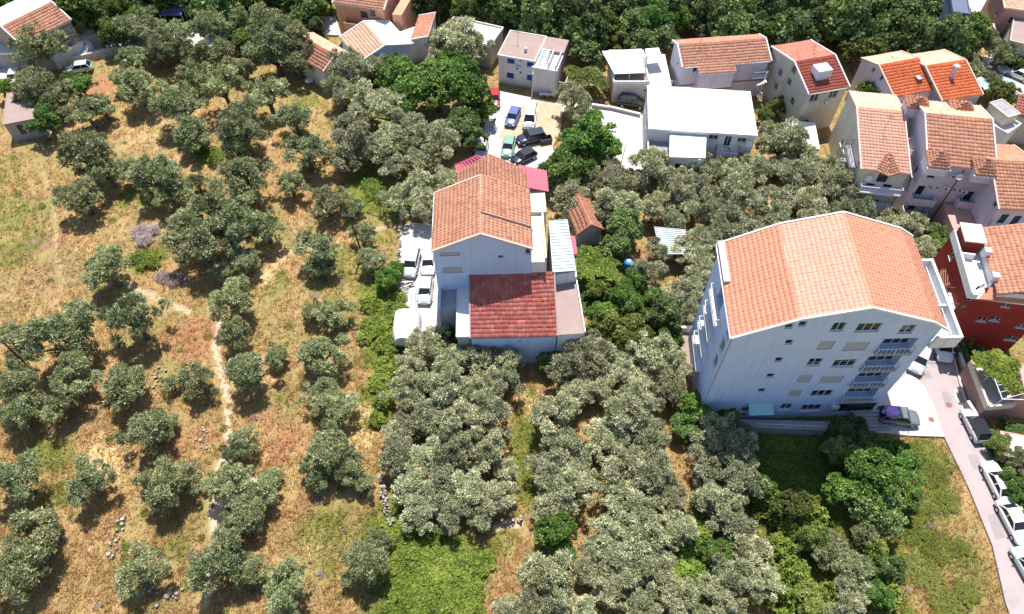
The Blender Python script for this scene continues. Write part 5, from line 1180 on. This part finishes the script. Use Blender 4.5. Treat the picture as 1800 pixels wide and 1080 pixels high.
for k in range(3): mb = MB(); mb.beam((.4 * math.cos(k * 2.1), .4 * math.sin(k * 2.1), 0), (.2 * math.cos(k * 2.1), .2 * math.sin(k * 2.1), .7), .06); mb.build('leg', 'metal', wr_)

# ---------------------------------------------------------------- foliage
def blades(c, d, l, wd, r, nrm=None, rn=.42):
    """quads: c base points, d directions, l lengths, wd widths"""
    n = len(c); rv = r.normal(size=(n, 3)) * rn + (np.array([0, .1, .8]) if nrm is None else nrm * .8 + np.array([0, .1, .6])); s = np.cross(d, rv); s /= np.linalg.norm(s, axis=1)[:, None] + 1e-9
    l = l[:, None]; wd = wd[:, None]
    V = np.stack([c - s * wd * .35, c + s * wd * .35, c + d * l * .6 + s * wd * .5, c + d * l, c + d * l * .6 - s * wd * .5], 1)
    V = V[:, [0, 1, 2, 3, 4]]; F = np.arange(n * 5).reshape(n, 5); return V.reshape(-1, 3), F
def unit(v): return v / (np.linalg.norm(v, axis=1)[:, None] + 1e-9)
def crown_mesh(name, seed, kind, m):
    r = np.random.default_rng(seed); Vs, Fs, Ts, off, lobes = [], [], [], 0, []
    if kind == 'olive': nl, n, sz, squash, lr = r.integers(22, 34), 760, (.072, .024), .72, (.17, .31)
    elif kind == 'broad': nl, n, sz, squash, lr = r.integers(26, 32), 600, (.066, .045), .72, (.18, .32)
    else: nl, n, sz, squash, lr = r.integers(15, 20), 300, (.11, .075), .85, (.24, .42)
    sx, sy = r.uniform(.8, 1.12), r.uniform(.85, 1.1)
    for k in range(nl):
        th = k * 2.4 + r.uniform(-.5, .5); cz = 1 - 1.45 * (k + .5) / nl + r.uniform(-.12, .12); cz = max(-.55, min(1, cz)); q = math.sqrt(max(0, 1 - cz * cz))
        sh = r.uniform(.42, .92) * (1 + .18 * math.sin(th * 2 + seed) + .12 * math.sin(th * 3 + seed * 2)); R_ = r.uniform(*lr) * (1.08 if cz > .2 else .85)
        c0 = np.array([math.cos(th) * q * sh * sx, math.sin(th) * q * sh * sy, 1.02 + squash * cz * sh]); lobes.append((c0, R_))
        nn = int(n * (R_ / .27) ** 2 * r.uniform(.6, 1.15))
        u = unit(r.normal(size=(nn, 3))); u[:, 2] = np.where(u[:, 2] < -.45, -u[:, 2], u[:, 2])
        # small sprays: blades gather in bunches
        nb = max(8, nn // 13); bc = unit(r.normal(size=(nb, 3))); bi = r.integers(0, nb, nn); u = unit(u * .30 + bc[bi] * .85); tl_ = r.uniform(.8, 1.25, nb)
        u[:, 2] = np.where(u[:, 2] < -.5, -u[:, 2], u[:, 2])
        rr = R_ * (r.uniform(.3, 1.0, nn) ** .5) * tl_[bi]
        c = c0 + u * rr[:, None] * np.array([1, 1, .85])
        if kind == 'olive': d = unit(u * .9 + r.normal(size=(nn, 3)) * .55 + np.array([0, 0, .25]))
        else: d = unit(u * .35 + r.normal(size=(nn, 3)) * .8)
        fz = r.uniform(.6, 1.5, nb)[bi]; l = sz[0] * r.uniform(.6, 1.4, nn) * fz; wd = sz[1] * r.uniform(.7, 1.4, nn) * fz ** .5
        V, F = blades(c - d * (l * .4)[:, None], d, l, wd, r, u); Vs.append(V); Fs.append(F + off); off += len(V)
        tb = r.normal(0, .2, nb); t = np.clip(r.normal(.45, .09) + tb[bi] + r.normal(0, .14, nn), 0, 1); Ts.append(t)
    return np_mesh(name, np.concatenate(Vs), np.concatenate(Fs), np.concatenate(Ts), m), lobes
def trunk_mesh(name, seed, lobes, m='bark', th=.1):
    r = random.Random(seed); mb = MB(); fork = Vector((r.uniform(-.08, .08), r.uniform(-.08, .08), .42))
    mb.tube([(0, 0, -.12), (fork.x * .4, fork.y * .4, .12), fork * .8, fork], [th * 1.5, th * 1.05, th * .9, th * .8], 8)
    for k, (c, R_) in enumerate(lobes):
        if k % 3: continue
        c = Vector(c); mid = fork.lerp(c, .5) + Vector((r.uniform(-.06, .06), r.uniform(-.06, .06), .05))
        mb.tube([fork - Vector((0, 0, .03)), mid, c], [th * .5, th * .3, th * .08], 5)
        for q in range(2): e = c + Vector((r.uniform(-1, 1), r.uniform(-1, 1), r.uniform(-.2, 1))) * R_ * .8; mb.tube([mid.lerp(c, .6), e], [th * .18, th * .05], 4)
    return mb.mesh(name, m, True)
TV = {}
for kind, nvar, mk in (('olive', 11, 'olive'), ('broad', 5, 'green'), ('wood', 6, 'forest')):
    TV[kind] = []
    for s_ in range(nvar):
        me, lobes = crown_mesh('crown', 100 + s_ * 7 + len(kind), kind, mk); TV[kind].append((me, trunk_mesh('trunk', s_, lobes, th=.1 if kind == 'olive' else .07)))
KN = {'o': ('olive', 'olive', 'olive_tree', 'grey-green olive'), 's': ('olive', 'oliveB', 'olive_tree', 'silvery olive'), 'g': ('broad', 'green', 'broadleaf_tree', 'leafy green tree'),
      'y': ('broad', 'yellowgreen', 'broadleaf_tree', 'yellow-green tree'), 'f': ('wood', 'forest', 'woodland_tree', 'dark green tree'), 'd': ('broad', 'forest', 'broadleaf_tree', 'deep green tree')}
TREES = []
def tree(px, py, rp, k, ch_=None, squash=1.0, label=None):
    shape, mk, nm, word = KN[k]; r = random.Random(int(px * 31 + py * 17)); kz = {'olive': 1.05, 'broad': 1.1, 'wood': 1.15}[shape]
    s = scale_at(px, py, 3) * rp; s = s * {'o': 1.1, 's': 1.12}.get(k, 1.16); base = G(px, py, kz * s)
    t = thing(nm, '', 'tree', (base.x, base.y, -.2), r.uniform(0, 6.28)); t.scale = (s * r.uniform(.94, 1.06), s * r.uniform(.94, 1.06), s * r.uniform(.86, 1.22) * squash)
    cm, tm = r.choice(TV[shape]); c = obj('crown', cm, t); obj('trunk', tm, t)
    if mk != {'olive': 'olive', 'broad': 'green', 'wood': 'forest'}[shape]: c.material_slots[0].link = 'OBJECT'; c.material_slots[0].material = M[mk]
    TREES.append((t, px, py, rp, k, label)); return t
def trees(txt, k):
    for q in txt.split():
        v = q.split(','); tree(float(v[0]), float(v[1]), float(v[2]), v[3] if len(v) > 3 else k)
# dry field olives
trees("""70,85,38 60,150,40 100,168,32 148,190,33 178,186,24 255,52,38 300,58,32 372,52,36 388,88,32 335,92,30 285,85,30 235,104,26 238,146,40 213,138,22
340,130,28 392,152,36 312,184,42 336,226,38 424,228,45 415,262,26 423,115,24 470,165,36 458,34,40 480,85,44 512,76,38 522,106,30 542,8,30 518,202,33 540,266,36
425,302,44 428,350,26 510,322,26 148,266,48 186,302,30 138,342,38 272,308,44 300,336,34 228,300,28 345,318,18 372,362,40 345,425,48 398,412,46 330,385,32 428,455,28 400,470,22
465,398,32 188,470,40 236,562,46 112,588,54 22,592,26 410,530,35 411,586,29 342,664,34 300,672,18 214,676,46 130,666,38 36,678,42 30,732,34 104,715,32 440,655,38 484,622,22 558,436,36 555,470,22
583,552,32 548,548,20 560,620,44 565,690,34 590,712,34 578,790,42 610,815,34 560,830,28 262,758,40 284,745,26 288,850,44 322,842,30 155,850,40 28,845,44 45,960,56 20,1008,48 78,925,28
428,776,27 416,800,28 398,848,38 442,872,36 432,912,32 405,940,30 242,1002,46 388,988,46 436,1000,32 508,1032,46 474,838,20 644,990,40 668,945,22 620,1015,22 640,850,20
572,352,32 596,345,20 613,368,18 642,408,23 655,456,27 626,360,16""", 'o')
# around the villa and lane
trees("""618,128,38 655,118,32 640,170,40 600,160,30 682,188,34 620,232,42 602,272,32 650,262,26 684,246,40 700,285,32 722,222,30 770,248,38 738,278,30 800,236,28 700,345,28 735,330,36 780,318,30 745,368,28
800,72,42 770,72,28 832,84,28""", 's')
trees("""720,148,42,g 768,138,50,g 822,158,42,g 690,140,26,g 792,110,30,g 845,188,28,g 812,215,32,d 830,245,22,d 700,120,24,g""", 'g')
# top left greenery
trees("""148,28,36,g 110,22,26,y 195,60,26,y 225,45,26,y 515,42,26,g 548,36,20,d 430,80,22,g 414,68,16,g 138,146,24,g 80,214,26,g 8,154,18,g 118,138,14,g 680,490,22,g 700,470,14,g""", 'g')
# grove in front of the villa
trees("""742,610,34 768,592,22 790,636,36 722,645,30 838,620,34 880,636,30 860,600,22 712,690,32 748,682,36 790,688,38 838,680,40 884,668,30 716,740,34 762,732,36 812,742,40 866,722,38
700,800,38 745,800,36 800,795,38 858,790,36 722,856,40 770,862,38 822,858,40 872,868,38 850,905,28 790,905,32 738,900,34 700,765,26 890,825,22
1000,645,38 1048,622,38 1086,645,32 1008,690,34 1052,682,30 1150,622,38 1190,645,30 1130,672,28 1180,690,30 972,728,38 986,782,38 960,832,38 1004,862,38 968,890,30 1018,822,28 1112,716,44 1068,762,36 1142,770,40
1096,812,42 1152,832,38 1086,872,34 1182,862,30 1122,900,38 1078,932,40 1130,950,40 1048,962,34 1182,932,36 1102,992,42 1152,1002,38 1072,1032,38 1130,1060,38 1192,1050,34 960,1012,46 938,1058,38 986,1056,32
1032,1084,30 1036,1006,26 1262,758,38 1292,792,40 1240,822,34 1302,842,40 1262,882,34 1332,860,26,g 1292,922,38 1322,962,38 1262,972,28,g 1292,1012,38 1258,1036,30 1340,1026,32 1282,1072,34 1392,890,32,y 1425,945,28,y
1458,962,34,o 1492,996,36,o 1502,1036,34 1432,1060,34,y 1482,1076,34 900,1075,30 1160,880,20""", 's')
trees("""1530,832,48,g 1482,862,34,g 1582,822,38,g 1545,892,40,d 1562,790,28,g 1592,868,30,g 1500,766,36,d 1470,790,26,d 1300,700,26,d 1222,722,34,g 1254,700,26,g 1200,750,24,d 1275,735,20,g 975,930,34,g 988,972,26,g 968,618,24,d 960,640,18,g
1098,578,38,y 1060,570,26,y 1122,600,26,y 1168,555,32,d 1185,590,20,g 1150,525,24,g 1100,528,26,g 1060,545,22,g 1050,510,20,y 1020,580,14,y 1560,1000,26,d 1520,940,24,o 1540,1040,26,g 785,588,16,y""", 'g')
# middle olives between villa and apartment block
trees("""1002,342,36 1066,378,26 1000,392,20 1020,310,22 1080,318,34 1055,330,24 1142,290,34 1120,315,24 1092,358,38 1148,368,26 1182,388,24 1206,358,28 1188,326,32 1232,330,30 1250,298,30 1215,302,24 1290,302,32 1330,296,28 1300,350,38 1252,372,30 1360,352,34
1400,312,36 1420,352,38 1470,332,40 1442,300,30 1372,290,26 1272,402,36 1240,434,34 1318,402,30 1372,392,32 1428,388,28 1480,368,30 1212,444,28 1240,478,34 1205,505,34 1158,442,22 1168,520,26 1210,540,24 1230,500,26
1510,375,28 1560,392,28 1600,402,30 1622,436,26 1580,380,20 1640,465,18 1262,450,26 1005,172,30 1020,198,22 1380,250,38 1412,268,26 1350,232,20 1500,335,24 1140,480,26""", 's')
trees("""1100,398,32,d 1082,428,28,d 1000,290,38,g 968,302,28,g 1038,238,42,g 1010,262,30,g 1060,262,28,g 1065,290,22,o 1160,555,18,g 1140,545,18,d 1120,490,22,g 1102,498,14,g 1050,450,1,g 1540,168,30,y 1368,184,16,y 1408,206,16,y 1345,200,14,g
1652,424,20,g 1668,452,20,g 1655,484,20,g 1662,500,16,g 1640,405,20,d 1345,135,14,g 1345,205,12,d 1672,572,16,d 1700,590,16,d""".replace("1050,450,1,g ", ""), 'g')
trees("""1704,55,30,g 1728,72,24,o 1762,96,26,o 1700,98,18,o 1764,158,26,y 1738,140,22,o 1790,108,16,g 1715,118,16,o 1790,805,26,o 1786,850,24,g 1760,780,22,y 1792,760,16,d""", 'g')
# red flowering shrub
# woodland
def pip(px, py, poly): return bool(inside(np.array([px]), np.array([py]), poly)[0])
r = random.Random(12)
WOOD = [(715,-70),(1668,-70),(1672,40),(1688,86),(1690,100),(1640,104),(1500,104),(1488,80),(1410,66),(1352,58),(1165,72),(1060,84),(1000,108),(985,70),(960,52),(880,42),(790,16),(715,8)]
WOOD2 = [(-40,-70),(582,-70),(580,10),(500,6),(440,2),(400,14),(300,26),(215,52),(135,20),(60,10),(-20,20)]
for poly, kinds in ((WOOD, 'fffffdfgfy'), (WOOD2, 'ffgfygf')):
    yy = 88
    while yy < 165:
        xx = -100 + (yy * 7 % 3)
        while xx < 100:
            x_, y_ = xx + r.uniform(-1.2, 1.2), yy + r.uniform(-1.0, 1.0)
            # back to picture coordinates of the ground point
            dyv = y_; 
            cz = -(CAM_H - 3.2); den = y_ * math.cos(_T) - cz * math.sin(_T); v = (-(y_ * math.sin(_T)) - cz * math.cos(_T)) / den * FPX + CY; u = x_ / den * FPX + CX
            if pip(u, v, poly): tree(u, v, r.uniform(2.0, 3.1) / scale_at(u, v, 3), r.choice(kinds), squash=r.uniform(1.0, 1.35))
            xx += 3.7
        yy += 3.3

# labels that single each tree out
LM = [('stone house', 85, 70), ('flat roofed hut', 35, 215), ('field power pole', 35, 630), ('bend of the footpath', 385, 600), ('white tarpaulin', 716, 585), ('mauve brushwood heap', 250, 410), ('pale footpath', 400, 740),
      ('low gable house', 575, 110), ('villa', 850, 360), ('villa yard', 735, 470), ('red tiled annex', 905, 560), ('blue shuttered house', 910, 105), ('white flat house', 1230, 210), ('apartment block', 1450, 560), ('white van', 930, 205),
      ('corrugated shed', 1180, 425), ('red tiled hut', 1035, 380), ('balcony house', 1540, 260), ('bramble thicket', 760, 1000), ('grassy strip in the grove', 922, 760), ('bare patch where the footpath widens', 430, 850), ('solar panels', 310, 40),
      ('curved stone wall', 680, 885), ('white driveway', 1600, 730), ('peach house', 640, 25), ('beige house', 1420, 130), ('lilac house', 1665, 250), ('far parking', 1740, 60), ('slim power pole', 625, 410), ('line of white stones', 204, 945), ('long white house', 1270, 95),
      ('garage house', 1110, 110), ('blue barrel', 1103, 474), ('apartment block terrace', 1380, 745), ('ivy clearing', 1220, 970), ('shaded lawn', 1400, 800), ('vine terrace', 1745, 680), ('red house', 1750, 500), ('yellow grass gap', 1180, 845), ('green thicket', 1380, 930), ('pink road', 1720, 830), ('pale roofed house', 660, 85), ('bright green bush', 256, 455)]
ORD = ['', 'second', 'third', 'fourth', 'fifth', 'sixth', 'seventh', 'eighth', 'ninth', 'tenth', 'eleventh', 'twelfth', 'thirteenth', 'fourteenth', 'fifteenth', 'sixteenth', 'seventeenth', 'eighteenth', 'nineteenth', 'twentieth']
buckets = {}
for (t, px, py, rp, k, lab) in TREES:
    lm = min(LM, key=lambda q: math.hypot(px - q[1], py - q[2])); dx, dy = px - lm[1], py - lm[2]; ds = math.hypot(dx, dy)
    rel = 'beside' if ds < 30 else ('behind' if -dy > abs(dx) else 'in front of' if dy > abs(dx) else 'to the right of' if dx > 0 else 'to the left of')
    size = 'small' if rp < 25 else 'large' if rp >= 40 else 'mid-sized'
    word = KN[k][3]; word = word if 'tree' in word else word + ' tree'
    buckets.setdefault((size, word, rel, lm[0]), []).append((ds, t))
for (size, word, rel, lm), L_ in buckets.items():
    L_.sort(key=lambda q: q[0])
    for i, (ds, t) in enumerate(L_):
        lm = 'bare footpath patch' if lm.startswith('bare patch') else lm
        t['label'] = f"{size} {word} {rel} the {lm}" if len(L_) == 1 else f"{ORD[min(i, 19)]} nearest {size} {word} {rel} the {lm}".strip() 
        t['group'] = {'olive_tree': 'olive trees', 'broadleaf_tree': 'leafy garden trees', 'woodland_tree': 'trees of the wood behind the houses'}[t.name.split('.')[0]]

# ---------------------------------------------------------------- ground cover
def cover(name, label, circles, h, n, m, size=(.22, .13), z0=0.0, cat='ground cover', kind='stuff', seed=1, frame=False):
    r = np.random.default_rng(seed); P_ = []; tot = sum(c[2] ** 2 for c in circles)
    for px, py, rp in circles:
        c = G(px, py, z0 + h * .5); R_ = rp * scale_at(px, py, z0); k = int(n * rp * rp / tot); a = r.uniform(0, 6.283, k); q = R_ * np.sqrt(r.uniform(0, 1, k)) * (1 + .14 * np.sin(a * 5 + px) + .10 * np.sin(a * 9 + py) + r.normal(0, .09, k))
        x = c.x + q * np.cos(a); y = c.y + q * np.sin(a); e = np.clip(1.25 - q / R_, 0, 1) ** .5
        hm = smooth_noise(x, y, 1.5, seed) * .5 + smooth_noise(x, y, 3.4, seed + 9) * .5
        z = z0 + h * e * (.62 + .9 * hm) * (1 - r.uniform(0, 1, k) ** 2 * .45); z = np.maximum(z, z0 - .1)
        P_.append(np.stack([x, y, z], 1))
    c = np.concatenate(P_); nn = len(c); d = unit(r.normal(size=(nn, 3)) * np.array([1, 1, .5]) + np.array([0, 0, .25]))
    l = size[0] * r.uniform(.6, 1.4, nn); wd = size[1] * r.uniform(.6, 1.4, nn); V, F = blades(c - d * (l * .5)[:, None], d, l, wd, r)
    t = np.clip(.42 + .45 * smooth_noise(c[:, 0], c[:, 1], .8, seed + 5) + .25 * smooth_noise(c[:, 0], c[:, 1], 3, seed + 6) + r.normal(0, .16, nn), 0, 1)
    o = V.mean(0); o[2] = 0
    return obj(name, np_mesh(name, V - o, F, t, m), None, label, cat, None, kind, tuple(o))
cover('bramble_thicket', 'bright green bramble thicket in front of the grove', [(712,945,32),(720,985,38),(770,965,38),(800,1000,42),(760,1030,48),(718,1050,40),(815,1050,36),(845,985,26),(690,925,18)], .8, 24000, 'bramble', (.22, .13), seed=3)
cover('bramble_strip', 'bright green creeper strip along the edge of the grove', [(675,515,28),(690,545,24),(660,570,26),(682,600,24),(680,640,22),(668,670,20),(676,700,18),(662,735,14),(700,520,14),(650,530,20),(640,590,14)], 1.2, 13000, 'bramble', (.22, .13), seed=4)
cover('ivy_ground', 'bright green ivy filling a clearing between silvery olives', [(1222,930,26),(1212,965,28),(1205,1010,28),(1240,990,24),(1190,1035,20),(1225,1060,22),(1230,880,12)], 1.6, 11000, 'bramble', (.24, .15), seed=5)
cover('green_undergrowth', 'lush green thicket of climbing plants on the olives by the lawn', [(1360,885,30),(1395,925,28),(1380,960,26),(1400,1000,28),(1440,905,20),(1380,1050,30),(1420,1035,24),(1520,1000,24),(1540,960,22),(1560,1040,26),(1460,1040,18),(1350,990,16)], 2.8, 16000, 'bramble', (.24, .15), seed=6)
cover('vine_roof', 'dense green vine covering a garden pergola beside the grey sheet roof', [(1040,452,26),(1062,465,24),(1032,475,18),(1075,482,14),(1025,440,12)], .6, 6000, 'bramble', (.24, .17), 2.2, seed=7)
cover('vine_canopy', 'bright green vine over the terrace by the pink road', [(1738,636,22),(1762,650,24),(1778,672,18),(1726,630,14),(1755,628,18),(1780,640,14)], .6, 8000, 'bramble', (.22, .15), 4.5, seed=8)
cover('vine_arbour', 'green and ochre vine arbour beside the garage house', [(1005,122,14),(1028,130,18),(1052,140,16),(1040,125,16),(1012,135,10),(1062,150,8)], .8, 5000, 'yellowgreen', (.26, .17), 2.2, seed=9)
cover('undergrowth', 'green growth below the olives by the yard', [(660,335,20),(680,345,18),(650,320,16),(640,300,12),(375,275,18),(350,262,12),(372,262,10)], .6, 4000, 'bramble', (.2, .12), seed=10)
cover('bramble_bush', 'low round bright green bush by the brushwood', [(256,455,20),(240,450,14),(270,462,10)], .8, 2600, 'bramble', (.2, .12), seed=11)
cover('brushwood_heap', 'heap of cut mauve brushwood in the dry field', [(245,405,16),(252,420,14),(268,402,12)], .7, 2200, 'twig', (.5, .035), seed=12)
cover('brushwood_patch', 'thin pinkish brushwood patch under the biggest field olive', [(285,485,12),(305,490,14),(322,492,8)], .5, 1400, 'twig', (.45, .03), seed=13)
cover('garden_shrubs', 'mixed low green shrubs in the garden behind the annex', [(1045,500,20),(1060,520,22),(1040,540,18),(1085,510,18),(1035,590,14),(1120,520,16),(1030,520,10)], .9, 6000, 'green', (.2, .13), seed=14)
cover('top_verge', 'light green scrub along the top lane', [(175,60,20),(205,42,24),(240,32,24),(300,18,26),(345,10,24),(395,18,24),(430,12,20),(555,62,20),(425,55,14)], .9, 9000, 'yellowgreen', (.3, .17), seed=15)
cover('rose_shrub', 'magenta flowering shrub beside the balcony house', [(1558,205,10),(1550,198,7)], 1.8, 1600, 'bloom', (.2, .12), seed=16, kind='thing', cat='shrub')
cover('flowering_shrub', 'shrub with dull pink blossom by the lane', [(832,178,13),(820,184,8)], 2.6, 2200, 'twig', (.25, .14), 1.0, seed=17, kind='thing', cat='shrub')
cover('lawn_scrub', 'patchy green weeds on the verge beside the pink road', [(1640,830,28),(1620,880,26),(1665,880,22),(1600,930,26),(1650,960,28),(1690,960,16),(1630,1010,26),(1700,1040,22),(1585,990,20),(1660,1060,26),(1610,790,18)], .3, 16000, 'greengrass', (.2, .06), seed=18)
cover('shade_scrub', 'low dark green scrub on the shaded lawn in front of the apartment block', [(1340,790,30),(1380,820,32),(1430,800,34),(1350,845,24),(1420,850,26),(1460,830,22)], .35, 7000, 'green', (.2, .1), seed=19)
cover('edge_hedge', 'dark hedge in the gap between apartment block and red house', [(1665,560,12),(1690,585,14),(1705,600,14),(1690,615,12),(1720,610,12)], 1.2, 3600, 'forest', (.2, .13), seed=20)
cover('road_garden', 'green shrubs on the slope below the vine terrace', [(1745,765,14),(1755,790,16),(1775,820,18),(1790,870,18),(1795,910,16),(1770,745,10)], 1.0, 5000, 'green', (.2, .12), seed=21)

wr2 = random.Random(33); spots = []
while len(spots) < 170:
    x_, y_ = wr2.uniform(0, 690), wr2.uniform(200, 1075)
    spots.append((x_, y_, wr2.uniform(3, 9)))
cover('field_weeds', 'low dull green weeds dotted over the dry meadow', spots[:110], .35, 9000, 'yellowgreen', (.16, .07), -.25, seed=40)
cover('field_scrub', 'small dry brown scrub dotted over the meadow', spots[110:] + [(wr2.uniform(1580, 1700), wr2.uniform(800, 1075), wr2.uniform(3, 8)) for _ in range(20)], .35, 6000, 'twig', (.22, .03), -.25, seed=41)
# dry grass: real tufts over the meadow
r = np.random.default_rng(5); n = 190000
pxs = r.uniform(-60, 1860, n); pys = r.uniform(90, 1120, n)
u = (pxs - CX) / FPX; v = (pys - CY) / FPX; tz = CAM_H / (math.sin(_T) + v * math.cos(_T)); gx_ = u * tz; gy_ = (math.cos(_T) - v * math.sin(_T)) * tz
bad = np.zeros(n, bool)
for poly in EXCL: bad |= inside(gx_, gy_, poly)
gx_, gy_ = gx_[~bad], gy_[~bad]
def sample(field):
    i = np.clip(np.searchsorted(X, gx_), 1, len(X) - 1); j = np.clip(np.searchsorted(Y, gy_), 1, len(Y) - 1); return field.reshape(ny, nx)[j, i]
g_, pth, red_ = sample(ch['g']), sample(pathm), sample(ch['r'])
clump = smooth_noise(gx_, gy_, .9, 21)
keep = (pth < .3) & (clump + r.uniform(-.6, .6, len(gx_)) > -.15)
gx_, gy_, g_, clump = gx_[keep], gy_[keep], g_[keep], clump[keep]
isg = (g_ + r.uniform(-.25, .25, len(g_))) > .55
for sel, nm, lb, mk in ((~isg, 'dry_grass', 'golden dry grass all over the sloping meadow', 'grass'), (isg, 'green_grass', 'green grass patches between the trees', 'greengrass')):
    x, y = gx_[sel], gy_[sel]; k = len(x); cs, fs, off = [], [], 0; base = np.stack([x, y, ground_z(x, y) - .02], 1)
    flow = .5 + .8 * smooth_noise(x, y, .25, 31)
    V_, F_, T_ = [], [], []
    for b_ in range(3):
        d = unit(np.stack([np.cos(flow + b_ * .7) * .9, np.sin(flow + b_ * .7) * .9, np.full(k, .75)], 1) + r.normal(size=(k, 3)) * .45); d[:, 2] = np.abs(d[:, 2])
        c = base + r.normal(size=(k, 3)) * np.array([.12, .12, 0]); l = r.uniform(.2, .75, k); wd = r.uniform(.025, .075, k); rv = unit(np.cross(d, r.normal(size=(k, 3)))) * wd[:, None]
        V_.append(np.stack([c - rv, c + rv, c + d * l[:, None]], 1).reshape(-1, 3)); F_.append(np.arange(k * 3).reshape(k, 3) + off); off += k * 3; T_.append(np.clip(.5 + .3 * clump[sel] + r.normal(0, .2, k), 0, 1))
    obj(nm, np_mesh(nm, np.concatenate(V_), np.concatenate(F_), np.concatenate(T_), mk), None, lb, 'grass', None, 'stuff')
